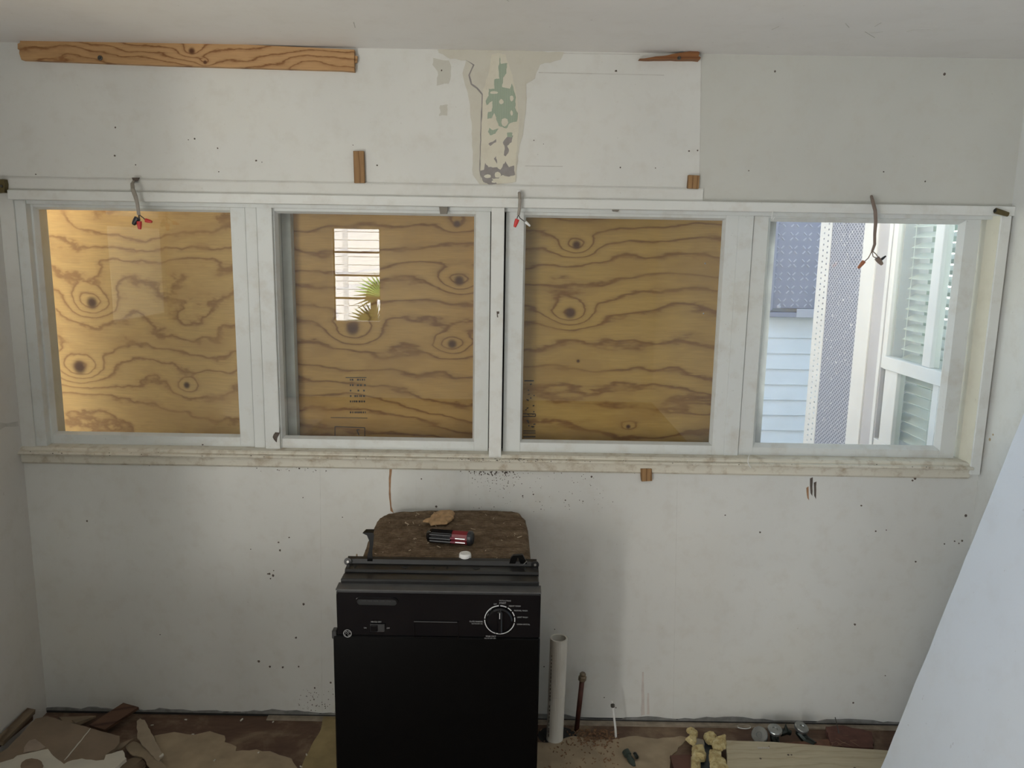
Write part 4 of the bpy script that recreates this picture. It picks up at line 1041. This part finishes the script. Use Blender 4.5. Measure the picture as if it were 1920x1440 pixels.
bm = bmesh.new(); p = Vector((onT(823, 1084).x, yB - .055, zB - .024)); bx(bm, p.x - .012, p.x + .012, p.y - .01, p.y + .01, p.z - .004, p.z + .004, .001); mk('latch_plate', bm, m_steel, rail2)
bm = bmesh.new(); p = Vector((onT(762, 1084).x, yB - .055, zB - .026)); lathe(bm, p, (0, 0, 1), [(.012, 0), (.008, .004), (0, .006)], 12); mk('white_button', bm, m_white, rail2)
# rounded ears at rail ends
for px_, s_ in ((652, -1), (1003, 1)):
    x = onT(px_, 1056).x; bm = bmesh.new(); lathe(bm, (x, yA_ - .018, zT + .004), (0, -1, 0), [(.012, 0), (.012, .003)], 16); mk('rail_ear', bm, m_bmet, rail)
    bm = bmesh.new(); lathe(bm, (x, yA_ - .0212, zT + .004), (0, -1, 0), [(.004, 0), (.004, .001)], 10); mk('ear_screw', bm, m_steel, rail)
# upright strap bracket at left
bs = onT(690, 1060)
ys_ = yA_ - .015
P_ = lambda px, py: onY(px, py, ys_)
bm = bmesh.new()
prism(bm, [P_(*p) for p in ((688, 1062), (689, 1040), (693, 1026), (693, 1016), (688, 1004), (680, 1000), (700, 1000), (701, 1004), (700, 1020), (698, 1032), (699, 1062))], (0, .002, 0))
prism(bm, [P_(680, 1000), P_(700, 1000), P_(700, 1000) + Vector((0, .022, .003)), P_(684, 1000) + Vector((0, .022, .003))], (0, 0, .002))
mk('strap_bracket', bm, m_door, dw, label='upright black metal strap')
# folded bracket at right
P_ = lambda px, py: onY(px, py, ys_)
bm = bmesh.new()
prism(bm, [P_(*p) for p in ((953, 1062), (958, 1046), (962, 1042), (980, 1041), (990, 1060), (978, 1062), (971, 1046), (964, 1062))], (0, .012, 0))
mk('folded_bracket', bm, m_door, dw, label='folded black metal tab')
bm = bmesh.new(); tube(bm, [P_(978, 1062), P_(988, 1052)], .0015, 6); mk('tab_pin', bm, m_steel, dw)
bm = bmesh.new(); tube(bm, [onT(669, 1052), onT(669, 1040)], .003, 6); mk('frayed_tab', bm, plain('tan_fleck', (.3, .24, .16), .9), dw)

# things on top of the dishwasher
zTop = zT + .003
cap = thing('bottle_cap', onZ(872, 1052, zTop), 'white plastic cap sitting at the front of the brown insulation', 'cap')
p = onZ(872, 1049, zTop); bm = bmesh.new(); lathe(bm, p, (0, 0, 1), [(.019, 0), (.019, .016), (.017, .021), (.013, .022), (.012, .0205), (0, .0205)], 24); mk('cap_shell', bm, m_white, cap, smooth=False)
tool = thing('multi_screwdriver', onZ(843, 1010, zTop), 'black and dark red multi-bit screwdriver handle lying on the insulation', 'screwdriver')
a = onZ(800, 1003, zTop + .0235); b_ = onZ(889, 1010, zTop + .0235); ax = (b_ - a); L_ = ax.length; axn = ax.normalized()
bm = bmesh.new(); lathe(bm, a, ax, [(.007, 0), (.014, .002), (.021, .012), (.0235, .02), (.0235, L_ * .55)], 8); mk('handle_body', bm, m_gloss, tool)
bm = bmesh.new(); lathe(bm, a + axn * L_ * .55, ax, [(.021, 0), (.0225, .002), (.0225, L_ * .33), (.021, L_ * .34)], 8); mk('grip_sleeve', bm, plain('maroon_plastic', (.18, .012, .02), .3, var=.1, bumps=0), tool)
bm = bmesh.new(); lathe(bm, a + axn * L_ * .86, ax, [(.020, 0), (.024, .004), (.024, .014), (.017, .02), (0, .021)], 18); mk('end_cap', bm, m_blk, tool)
side = axn.cross(Vector((0, 0, 1))).normalized()
if side.y > 0: side = -side
for k, (off_, up_) in enumerate(((.0225, .004), (.020, -.010), (.014, .016))):
    o_ = side * off_ + Vector((0, 0, up_)) ; st = a + axn * (L_ * .56) + o_
    if k == 2: continue
    bm = bmesh.new(); tube(bm, [st, st + axn * L_ * .28], .0024, 8); mk('driver_bit', bm, plain('chrome', (.75, .75, .75), .15, 1.0, var=.02, bumps=0), tool)
    bm = bmesh.new(); tube(bm, [st - axn * .004, st + axn * .012], .0038, 8); mk('bit_collar', bm, plain('maroon_collar', (.22, .02, .05), .3, bumps=0), tool)
for k, (off_, up_) in enumerate(((.019, .010), (.0215, -.001), (.017, -.012))):
    o_ = side * off_ + Vector((0, 0, up_)); st = a + axn * .006 + o_
    bm = bmesh.new(); tube(bm, [st, st + axn * .010, st + axn * (L_ * .5)], [.002, .0055, .0055], 8); mk('driver_body', bm, m_gloss, tool)
# maker's lettering as small pale marks on the sleeve
bm = bmesh.new()
for k in range(7):
    st = a + axn * (.014 + k * .0042) + side * .012 + Vector((0, 0, .0165)); tube(bm, [st, st + axn * .0028], .0012, 4)
mk('lettering', bm, m_ring, tool)
# tan torn scrap
m_tan = plain('tan_foam', (.42, .27, .14), .9, var=.35, scale=60, bumps=.4)
def lump(name, px, z, h, mat, label, cat, seed=0, Yplane=None, parent=None, group=None):
    """ragged lumpy sheet from an outline on a horizontal level, thick in the middle"""
    pts = rag([onZ(x, y, z) for x, y in px], .012, .0025, seed)
    for p in pts: p.z = z
    cx = sum(p.x for p in pts) / len(pts); cy = sum(p.y for p in pts) / len(pts)
    bm = bmesh.new()
    rings = []
    for s_, hh in ((1, 0), (1.0, .45), (.85, .8), (.6, 1.0), (.3, .95)):
        rings.append([bm.verts.new((cx + (p.x - cx) * s_, cy + (p.y - cy) * s_, z + h * hh * (1 + .5 * noise.noise(Vector((p.x * 40 * s_, p.y * 40 * s_, seed)))))) for p in pts])
    n_ = len(pts)
    for r1, r2 in zip(rings, rings[1:]):
        for i in range(n_): bm.faces.new((r1[i], r1[(i + 1) % n_], r2[(i + 1) % n_], r2[i]))
    bm.faces.new(rings[0][::-1]); bm.faces.new(rings[-1])
    return mk(name, bm, mat, parent, label=label, cat=cat, group=group)
lump('torn_scrap', [(793, 979), (806, 975), (812, 966), (824, 960), (846, 959), (853, 965), (848, 976), (838, 983), (822, 984), (808, 986), (804, 980)], zTop + .006, .014, m_tan, 'tan torn insulation scrap behind the screwdriver', 'scrap', 4)

# ================================================================ LEANING SHEET AT RIGHT
m_sheet = paint('leaning_sheet_paint', (0.68, 0.72, 0.77), dirt_amt=.12, rough=.5, scale=.6)
# far edge lies in a plane; its foot stands on the floor, its top rests on the right wall
YS = -0.36
e0 = onY(1652, 1440, YS); e1 = onY(1920, 774, YS)
dirn = (e1 - e0)
foot = e0 + dirn * ((0.0 - e0.z) / dirn.z); top = e0 + dirn * ((XR - .012 - e0.x) / dirn.x)
print('sheet foot', foot, 'top', top)
nrm = Vector((-dirn.z, 0, dirn.x)).normalized()
bm = bmesh.new()
npt = 26; rs = random.Random(8); edge = []
for k in range(npt + 1):
    p = foot + (top - foot) * (k / npt); jit = rs.uniform(-.0015, .0015) + (-.003 if k == 8 else 0)
    edge.append(p + Vector((0, jit, 0)))
near = [Vector((p.x, -1.75, p.z)) for p in (foot, top)]
poly = edge + [near[1], near[0]]
prism(bm, poly, -nrm * .012)
sh = mk('leaning_sheet', bm, m_sheet, label='large white painted board leaning against the right wall', cat='board')
# shift so that it rests against the wall and floor without cutting them
# right wall marks
bm = bmesh.new(); strp = []
for (x, y, r_) in ((1862, 815, .004), (1856, 824, .006), (1880, 905, .003)):
    p = onX(x, y, XR - .0006); lathe(bm, p, (-1, 0, 0), [(r_, 0), (r_, .0008)], 7)
mk('stain_marks', bm, plain('tan_mark', (.42, .33, .2), .8), bpy.data.objects['wall_right'], kind='stuff')
bm = bmesh.new(); p = onY(1835, 868, -.001); tube(bm, [onY(1832, 872, -.001), onY(1840, 864, -.001)], .006, 8); mk('dark_hole', bm, m_grime, wall_back)
# loose casing end piece below the right casing
bm = bmesh.new(); prism(bm, [onY(*p, -.008) for p in ((1830, 820), (1845, 821), (1838, 880), (1822, 879))], (0, .008, 0)); mk('patch_block', bm, m_wall, wall_back)
bm = bmesh.new(); prism(bm, [onY(*p, -.0095) for p in ((1829, 822), (1831.5, 822), (1822, 879), (1820, 878))], (0, .002, 0)); mk('bare_wood_edge', bm, m_stain, wall_back)
# left wall torn flap
bm = bmesh.new(); q = [onX(x, y, XL + .0015) for x, y in ((0, 792), (12, 794), (34, 790), (35, 799), (28, 800), (10, 800), (0, 806))]; prism(bm, q, (-.0014, 0, 0)); mk('torn_paint', bm, m_seam, bpy.data.objects['wall_left'])

# string loop on sill at the fourth window
t = thing('string_loop', onY(1403, 876, -.034), 'short white string hanging over the sill below the fourth window', 'string')
bm = bmesh.new(); tube(bm, [onY(x, y, -.036) for x, y in ((1405, 853), (1403, 858), (1402, 866), (1404, 872), (1408, 877))], .0014, 6); mk('cord', bm, m_white, t)
t2 = thing('string_loop', onY(1449, 412, -.026), 'short white string hanging below the header board at the fourth window', 'string')
bm = bmesh.new(); tube(bm, [onY(x, y, -.026) for x, y in ((1449, 394), (1448, 403), (1447, 410), (1450, 412), (1452, 407))], .0014, 6); mk('cord', bm, m_white, t2)

# ================================================================ PIPES
m_pvc, nt, b = newmat('pvc'); n = noi(nt, pos(nt, (1, 1, .25)), 14, 4)
c = ramp(nt, n, [(0.35, (0.55, 0.52, 0.45)), (0.6, (0.68, 0.66, 0.60))]); nt.links.new(c, b.inputs['Base Color']); b.inputs['Roughness'].default_value = .35
pb = onZ(1040, 1386, 0); ptop_y = pb.y
pt = onY(1048, 1196, ptop_y)
pr_ = (onY(1064, 1210, ptop_y).x - onY(1032, 1210, ptop_y).x) / 2
print('pvc', pb, pt, pr_)
pvc = thing('drain_pipe', pb, 'cut white plastic drain pipe standing up from the floor', 'pipe')
ax = Vector((pt.x - pb.x, -.0, pt.z - pb.z)); L_ = ax.length
bm = bmesh.new(); lathe(bm, pb, ax, [(pr_, 0), (pr_, L_ * .45), (pr_ * 1.02, L_ * .46), (pr_ * 1.02, L_), (pr_ * .82, L_), (pr_ * .82, L_ - .12)], 28); mk('pipe_tube', bm, m_pvc, pvc, smooth=False)
bm = bmesh.new(); lathe(bm, pb + ax.normalized() * (L_ - .05), ax, [(pr_ * .81, 0), (pr_ * .81, .001)], 20); mk('pipe_inside', bm, m_stain, pvc)
bm = bmesh.new(); rs = random.Random(2)
for k in range(22):
    h = L_ * (.06 + .036 * k + (.03 if k > 8 else 0)); 
    if h > L_ * .92: break
    c0 = pb + ax.normalized() * h + Vector((-pr_ * .80, -pr_ * .66, 0)); tube(bm, [c0, c0 + ax.normalized() * rs.uniform(.004, .012)], .0016, 5)
mk('print_line', bm, m_ink, pvc)
# hole round the drain
bm = bmesh.new(); prism(bm, [(pb.x + .075 * math.cos(a * .4488) + .01, pb.y + .02 + .06 * math.sin(a * .4488), .0012) for a in range(14)], (0, 0, -.0011)); mk('floor_hole', bm, m_dark, floor)
cub = onZ(1081, 1369, 0); cut = onY(1093, 1262, cub.y - .0)
cp_ = thing('copper_pipe', cub, 'thin reddish brown supply pipe with a capped brass top', 'pipe')
ax = cut - cub; ax.y = 0.0; L_ = ax.length
m_cop = plain('old_copper', (.08, .028, .02), .5, .4, var=.35)
m_brass = plain('aged_brass', (.20, .16, .11), .45, .7, var=.2)
bm = bmesh.new(); lathe(bm, cub, ax, [(.0095, 0), (.0095, L_ - .02)], 16); mk('pipe_tube', bm, m_cop, cp_, smooth=True)
bm = bmesh.new(); lathe(bm, cub + ax.normalized() * (L_ - .032), ax, [(.013, 0), (.0155, .003), (.0155, .018), (.012, .021)], 6); lathe(bm, cub + ax.normalized() * (L_ - .011), ax, [(.012, 0), (.012, .008), (.008, .013), (0, .014)], 14); mk('cap_nut', bm, m_brass, cp_)
tb = onZ(1155, 1383, 0); tt = onY(1147, 1318, tb.y)
tw = thing('water_tube', tb, 'thin white water tube with a dark fitting at its tip', 'tube')
mid = onY(1152, 1350, tb.y)
bm = bmesh.new(); tube(bm, [tb, onY(1154, 1366, tb.y), mid, onY(1149, 1326, tb.y)], .0042, 8); mk('tube_line', bm, m_white, tw)
bm = bmesh.new(); lathe(bm, onY(1149, 1326, tb.y), (-.1, 0, 1), [(.0055, 0), (.0078, .002), (.0078, .011), (.004, .013)], 8); mk('fitting', bm, m_steel_d, tw)
bm = bmesh.new(); lathe(bm, onY(1147.5, 1318.5, tb.y), (-.1, 0, 1), [(.003, 0), (.003, .008)], 8); mk('tube_tip', bm, m_white, tw)

# ================================================================ FLOOR DEBRIS
m_paper = plain('brown_board_paper', (0.24, 0.18, 0.125), .9, var=.15, scale=10)
m_paper2 = plain('tan_underlay', (0.34, 0.265, 0.175), .9, var=.2, scale=14)
m_gyp = plain('white_board', (0.56, 0.53, 0.45), .85, var=.1, scale=12)
m_ochre = plain('ochre_underlay', (0.30, 0.23, 0.11), .9, var=.25, scale=14)
m_dw = wood('dark_board', (0.12, 0.066, 0.042), (0.06, 0.03, 0.02), freq=50, amp=.5)
m_dw2 = wood('grey_old_wood', (0.24, 0.18, 0.12), (0.10, 0.07, 0.045), freq=50, amp=.5)
def Z3(pts, s=2.909): return [(x / s, y / s + 1240) for x, y in pts]
def Z7(pts): return [(x / 6, y / 6 + 1300) for x, y in pts]
# thin torn layers still stuck to the floor
floor_prism('torn_underlay', Z3([(840, 405), (950, 385), (1060, 400), (1145, 380), (1225, 405), (1225, 440), (1290, 465), (1285, 490), (1400, 480), (1500, 500), (1590, 530), (1640, 600), (1640, 700), (880, 700), (860, 540)]), .004, .0039, m_paper2, floor, .03, .004, 61, label='tan torn floor layer')
floor_prism('torn_underlay', Z3([(1765, 300), (1960, 305), (1960, 700), (1600, 700), (1640, 582), (1690, 480), (1750, 370)]), .006, .0059, m_ochre, floor, .03, .003, 62, label='ochre torn floor layer beside the dishwasher')
def Z4(pts): return [(x / 5.144 + 980, y / 5.144 + 1160) for x, y in pts]
floor_prism('torn_underlay', Z4([(100, 1190), (300, 1190), (480, 1130), (700, 1170), (900, 1160), (1100, 1130), (1300, 1160), (1520, 1130), (1600, 1150), (1500, 1240), (1430, 1330), (1400, 1700), (60, 1700)]), .004, .0039, m_paper2, floor, .03, .004, 63, label='tan dusty floor layer right of the dishwasher')
# dirt pile round the pipes
bm = bmesh.new(); rs = random.Random(31)
for k in range(420):
    px_ = rs.gauss(1115, 26) if k < 300 else rs.uniform(1010, 1180); py_ = rs.gauss(1380, 9) if k < 300 else rs.uniform(1370, 1440)
    if py_ < 1366 or px_ > 1160 or px_ < 1012: continue
    p = onZ(px_, py_, .006); r_ = rs.uniform(.0012, .0045); a = rs.uniform(0, 3.14); d = Vector((math.cos(a), math.sin(a), rs.uniform(-.2, .4)))
    tube(bm, [p - d * r_, p + d * r_ * rs.uniform(.6, 1.6)], [r_ * .7, r_ * .4], 5)
mk('dirt_crumbs', bm, plain('reddish_crumbs', (.22, .12, .065), .95, var=.5, scale=90), label='reddish brown crumbs of dirt round the pipes', cat='debris', kind='stuff')
# white crumbs on the floor
bm = bmesh.new()
for x, y in Z3([(1013, 318), (1318, 320), (1490, 330), (1053, 398), (1410, 497), (830, 348), (1170, 540), (1672, 510), (1320, 316), (1642, 575)]):
    p = onZ(x, y, .006); d = Vector((rs.uniform(-1, 1), rs.uniform(-1, 1), .3)) * .006; tube(bm, [p - d, p + d], [.003, .0022], 5)
mk('plaster_crumbs', bm, m_gyp, label='small white plaster crumbs scattered on the floor at left', cat='debris', kind='stuff')

# left pile
z1_ = .075
bigd = thing('drywall_piece', onZ(110, 1400, .0), 'large brown-papered drywall offcut with a pale crease, on the left rubble pile', 'drywall piece')
o_ = floor_prism('paper_face', Z7([(530, 255), (870, 350), (1345, 480), (1340, 560), (1290, 620), (1190, 690), (1180, 760), (1100, 900), (-150, 900), (-150, 760), (80, 620), (400, 285)]), z1_, .012, m_paper, bigd, .02, .0015, 71, keep=(7, 8, 9))
bm = bmesh.new(); a = onZ(*Z7([(1020, 395)])[0], z1_ + .001); b_ = onZ(*Z7([(725, 755)])[0], z1_ + .001)
pts_ = [a + (b_ - a) * (k / 8) + Vector((random.uniform(-.002, .002), 0, 0)) for k in range(9)]; tube(bm, pts_, [random.uniform(.0015, .003) for _ in pts_], 5); mk('pale_crease', bm, m_gyp, bigd)
z2_ = .092
wh = thing('drywall_piece', onZ(120, 1440, .03), 'jagged white drywall fragment at the bottom left with a brown round stain', 'drywall piece')
floor_prism('white_face', Z7([(-150, 820), (0, 780), (150, 735), (190, 700), (540, 625), (620, 720), (720, 795), (760, 770), (820, 750), (920, 732), (1080, 757), (1170, 748), (1190, 690), (1380, 640), (1400, 670), (1402, 715), (1422, 730), (1290, 840), (1200, 960), (-150, 960)]), z2_, .013, m_gyp, wh, .02, .002, 72)
floor_prism('round_stain', Z7([(360 + 130 * math.cos(a * .52), 815 + 85 * math.sin(a * .52)) for a in range(12)]), z2_ + .001, .001, plain('brown_blot', (.22, .16, .11), .9), wh, .02, .002, 73)
sc_ = floor_prism('paper_scrap', Z7([(262, 665), (270, 610), (330, 530), (395, 512), (515, 605), (420, 645)]), z1_ + .004, .003, plain('pinkish_paper', (.34, .27, .21), .9), None, .02, .002, 74, label='small pinkish tan paper scrap above the white drywall fragment', cat='paper scrap')
# boards along the left wall
def plank(name, p0, p1, wv_, th, mat, label, cat='board'):
    p0 = Vector(p0); p1 = Vector(p1); d = (p1 - p0).normalized(); wv_ = Vector(wv_); up = d.cross(wv_).normalized()
    if up.z < 0: up = -up
    bm = bmesh.new(); prism(bm, [p0, p1, p1 + wv_, p0 + wv_], up * th)
    return mk(name, bm, mat, label=label, cat=cat)
a = onZ(62, 1350, .04); b_ = onZ(-40, 1434, .05)
plank('dark_board', a, b_, (-.055, 0, .004), .02, m_dw, 'dark brown board lying along the left wall')
a = onZ(52, 1338, .075); b_ = onZ(-20, 1398, .075)
a.x = max(a.x, XL + .035); b_.x = XL + .04
plank('splintered_batten', a, b_, (-.03, 0, .006), .018, m_dw2, 'pale splintered batten between the left wall and the dark board')
a = onZ(168, 1364, .03); b_ = onY(232, 1322, -.035)
plank('brown_plank', a, b_, (onZ(196, 1372, .02) - onZ(168, 1364, .03)) * 1.05, .014, m_dw, 'brown plank end tilted up against the back wall in the left rubble')
a = onZ(60, 1352, .03); b_ = onZ(165, 1352, .03)
for k, (q, lb) in enumerate((([(110, 1344), (180, 1342), (150, 1356), (120, 1354)], 'thin dark lath under the plank, nearest the left corner'), ([(135, 1350), (165, 1343), (172, 1345), (142, 1356)], 'second thin lath under the tilted brown plank'))):
    floor_prism('lath_strip', q, .03 + .004 * k, .008, m_dw2, None, .03, .001, 80 + k, label=lb, cat='lath')
floor_prism('torn_paper', Z7([(1540, 335), (1580, 310), (1630, 325), (1700, 450), (1840, 680), (1780, 722), (1700, 660), (1600, 570), (1545, 500)]), .045, .004, plain('tan_paper_a', (.31, .25, .18), .9), None, .02, .003, 91, tilt=(0, 0, -.2, .12), label='long tan torn paper strip right of the drywall pile', cat='paper scrap')
floor_prism('torn_paper', Z7([(1415, 590), (1500, 540), (1560, 560), (1640, 620), (1760, 730), (1900, 850), (1980, 1000), (1760, 1000), (1680, 830), (1590, 712), (1490, 695), (1430, 640)]), .03, .004, plain('tan_paper_b', (.27, .21, .14), .9), None, .02, .003, 92, label='olive tan torn paper beside the white drywall fragment', cat='paper scrap')
floor_prism('torn_paper', Z7([(1300, 640), (1360, 560), (1500, 505), (1420, 570), (1350, 620)]), .05, .003, plain('tan_paper_c', (.25, .19, .13), .9), None, .02, .002, 93, label='small curled paper shred on the right edge of the drywall offcut', cat='paper scrap')
for k, q in enumerate(([(1280, 850), (1400, 770), (1540, 700), (1600, 735), (1420, 900)], [(1400, 900), (1600, 740), (1640, 790), (1540, 900)])):
    floor_prism('broken_lath', Z7(q), .022 + .006 * k, .012, m_dw2, None, .04, .001, 95 + k, label=('dark broken lath below the white drywall fragment', 'second broken lath, lower right of the white drywall fragment')[k], cat='lath')
floor_prism('small_chip', Z7([(1790, 705), (1835, 670), (1842, 690), (1800, 720)]), .05, .004, m_gyp, None, 1, 0, label='tiny white chip at the tip of the long tan paper strip', cat='chip')

# right debris: cream plank, foam, tile, valves
m_cpl = wood('cream_plank_wood', (0.50, 0.44, 0.31), (0.43, 0.365, 0.245), freq=26, amp=.9, axis='y', off=(3, 3, 1), soft=.6)
zc = .04
cpk = thing('cream_plank', onZ(1500, 1440, .0), 'cream painted plank lying flat on the floor at lower right', 'plank')
floor_prism('plank_body', [(1362, 1388), (1450, 1391), (1530, 1397), (1600, 1403), (1690, 1409), (1700, 1500), (1366, 1500)], zc, .02, m_cpl, cpk, .05, .0015, 101, ymin=-.352)
bm = bmesh.new(); 
for x, y, r_ in ((1426, 1422, .004), (1442, 1399, .002), (1478, 1415, .004), (1484, 1415, .003), (1603, 1440, .005)):
    p = onZ(x, y, zc + .0012); lathe(bm, p, (0, 0, -1), [(r_, 0), (r_, .001)], 8)
mk('nail_holes', bm, m_grime, cpk)
bm = bmesh.new()
for k in range(7):
    p = onZ(1422 + k * 3.2, 1402, zc + .001); bx(bm, p.x - .0022, p.x + .0015, p.y - .005, p.y + .005, p.z - .0005, p.z)
mk('faint_stamp', bm, m_seam, cpk)
m_foam, nt, b = newmat('yellow_foam'); n = noi(nt, pos(nt), 45, 5, .7)
c = ramp(nt, n, [(0.3, (0.30, 0.20, 0.08)), (0.5, (0.52, 0.42, 0.20)), (0.7, (0.66, 0.58, 0.34))]); nt.links.new(c, b.inputs['Base Color']); b.inputs['Roughness'].default_value = .95; bump(nt, b, n, .8, .006)
def Z6(pts): return [(x / 12.8 + 1250, y / 12.8 + 1350) for x, y in pts]
fo = (([(470, 270), (540, 230), (660, 245), (750, 340), (740, 410), (700, 440), (560, 420), (540, 340)], .02, .018, 'top knob of yellow foam in the left foam strip'),
      ([(450, 490), (540, 440), (700, 450), (720, 560), (660, 660), (600, 600), (510, 540)], .02, .018, 'middle lump of yellow foam in the left foam strip'),
      ([(600, 700), (650, 660), (880, 680), (950, 900), (900, 1010), (780, 1000), (600, 960)], .02, .022, 'broad yellow foam lump low in the left foam strip'),
      ([(580, 940), (800, 960), (810, 1180), (800, 1400), (600, 1400)], .018, .022, 'lowest yellow foam lump, cut by the frame, left strip'),
      ([(880, 420), (960, 360), (1130, 355), (1200, 430), (1210, 600), (1000, 600), (920, 520)], .02, .022, 'upper left lobe of the right foam strip'),
      ([(1180, 430), (1400, 370), (1425, 520), (1420, 700), (1300, 770), (1120, 720), (1080, 600)], .0405, .012, 'square-cornered yellow foam lump at the end of the cream plank'),
      ([(1040, 740), (1300, 770), (1310, 900), (1420, 1000), (1480, 1200), (1450, 1400), (1080, 1400), (1010, 860)], .0405, .012, 'long lower yellow foam lump of the right foam strip'))
for i, (q, z_, h_, lb) in enumerate(fo):
    lump('foam_lump', Z6(q), z_, h_, m_foam, lb, 'foam', 30 + i, group='yellow foam lumps')
floor_prism('dark_tray', Z6([(900, 470), (1050, 590), (1060, 740), (1010, 860), (1080, 1400), (780, 1400), (800, 1010), (950, 990), (950, 880), (900, 680)]), .012, .011, plain('dark_blue_plastic', (.03, .04, .05), .4), None, .02, .001, 111, label='dark blue-black plastic strip between the foam lumps', cat='plastic strip')
floor_prism('grey_foam_patch', Z6([(720, 440), (880, 470), (910, 580), (900, 680), (680, 660)]), .03, .02, plain('dirty_grey_foam', (.25, .22, .17), .95, var=.3), None, .02, .002, 112, label='dirty grey foam patch beside the left foam strip', cat='foam')
floor_prism('red_tile', Z6([(80, 850), (600, 820), (600, 1400), (250, 1400)]), .014, .012, plain('brick_red_tile', (.115, .045, .028), .6, var=.15), None, 1, 0, label='flat brick-red tile left of the yellow foam', cat='tile')
floor_prism('wood_sliver', [(1190, 1427), (1215, 1428), (1250, 1436), (1280, 1460), (1200, 1460)], .012, .008, m_paper2, None, .04, .001, 113, label='tan wood sliver below the green valve', cat='wood scrap')
# reddish bark pieces by the valves
floor_prism('red_scrap', [(1548, 1362), (1580, 1360), (1634, 1372), (1638, 1402), (1560, 1398), (1553, 1380)], .028, .024, plain('red_brown_scrap', (.10, .04, .028), .8, var=.3), None, .02, .003, 114, label='dark red-brown scrap behind the cream plank at right', cat='scrap')
floor_prism('red_scrap', [(1472, 1392), (1560, 1386), (1600, 1398), (1590, 1404), (1500, 1398)], .02, .012, plain('red_brown_lath', (.16, .075, .045), .8, var=.3), None, .02, .003, 115, label='thin red-brown splinter along the back edge of the cream plank', cat='scrap')
bm = bmesh.new(); tube(bm, [onY(1573, 1375, -.10), onY(1570, 1362, -.09), onY(1566, 1345, -.08)], .0018, 6); mk('bent_nail', bm, m_steel_d, label='thin rusty nail sticking up from the red-brown scrap', cat='nail')
bm = bmesh.new()
for k in range(10):
    p = onZ(1580 + rs.uniform(-20, 25), 1390 + rs.uniform(-14, 8), .035); d = Vector((rs.uniform(-1, 1), rs.uniform(-.5, .5), .25)) * .025; tube(bm, [p - d, p, p + d], .0006, 4)
mk('dry_fibres', bm, plain('dry_fibre', (.22, .14, .08), .9), label='wispy dry fibres on the red-brown scrap', cat='fibres', kind='stuff')
# valves
m_chr = plain('worn_chrome', (.30, .31, .30), .3, .85, var=.2)
m_vg = plain('greenish_valve', (.022, .028, .024), .4, .6, var=.3)
def valve(px, py, zc_, r_, tilt, body, label):
    c0 = onZ(px, py, zc_); tlt = Vector(tilt).normalized()
    t = thing('shutoff_valve', Vector((c0.x, c0.y, 0)), label, 'valve')
    bm = bmesh.new(); lathe(bm, c0, tlt, [(r_ * .9, -.010), (r_, -.006), (r_, .002), (r_ * .92, .005), (r_ * .35, .005), (r_ * .3, .002), (0, .002)], 20); mk('handle', bm, m_chr, t)
    bm = bmesh.new(); e = c0 - tlt * .010; f_ = Vector(body); tube(bm, [e, e - tlt * .014, Vector((e.x, e.y, 0.016)) + f_ * .4, Vector((e.x, e.y, .014)) + f_], [r_ * .55, r_ * .6, r_ * .62, r_ * .5], 10); mk('valve_body', bm, m_vg, t)
    return t
valve(1424, 1378, .040, .031, (-.5, -.5, .6), (.02, -.005, 0), 'leftmost chrome shutoff valve, lying tipped over by the wall')
valve(1453, 1368, .056, .027, (0, -.25, 1), (.0, -.03, 0), 'middle chrome shutoff valve with its round handle facing up')
valve(1503, 1364, .058, .027, (.25, -.25, 1), (.04, -.045, 0), 'rightmost chrome shutoff valve beside the red-brown scrap')
t = thing('pipe_fitting', onZ(1478, 1376, 0), 'dark hose fitting lying between the chrome valves', 'fitting')
bm = bmesh.new(); tube(bm, [onZ(1462, 1376, .02), onZ(1474, 1371, .03), onZ(1482, 1374, .024)], [.010, .013, .010], 10); mk('fitting_body', bm, m_vg, t)
bm = bmesh.new(); lathe(bm, onZ(1474, 1370, .034), (-.1, .1, 1), [(.009, 0), (.006, .012), (.0, .03)], 10); mk('spigot', bm, m_vg, t)
t = thing('green_valve', onZ(1183, 1425, 0), 'green-grey valve head on the floor in front of the pipes', 'valve')
bm = bmesh.new(); lathe(bm, onZ(1178, 1417, .016), (-.35, .75, .3), [(.0, -.05), (.009, -.045), (.012, -.02), (.010, 0), (.014, .002), (.014, .02), (.006, .024)], 12); mk('valve_body', bm, plain('green_grey_metal', (.05, .065, .055), .45, .4), t)
bm = bmesh.new(); lathe(bm, onZ(1190, 1418, .014), (.8, .1, .5), [(.012, 0), (.013, .008), (.009, .012)], 12); mk('valve_outlet', bm, m_vg, t)
# white ring by the wall
p = onZ(1394, 1361, .004); bm = bmesh.new()
tube(bm, [p + Vector((.026 * math.cos(a * .3927), .012 * math.sin(a * .3927) - .006, 0)) for a in range(17)], .0022, 6, cap=False)
mk('white_ring', bm, m_white, label='thin white plastic ring on the floor against the wall', cat='ring')
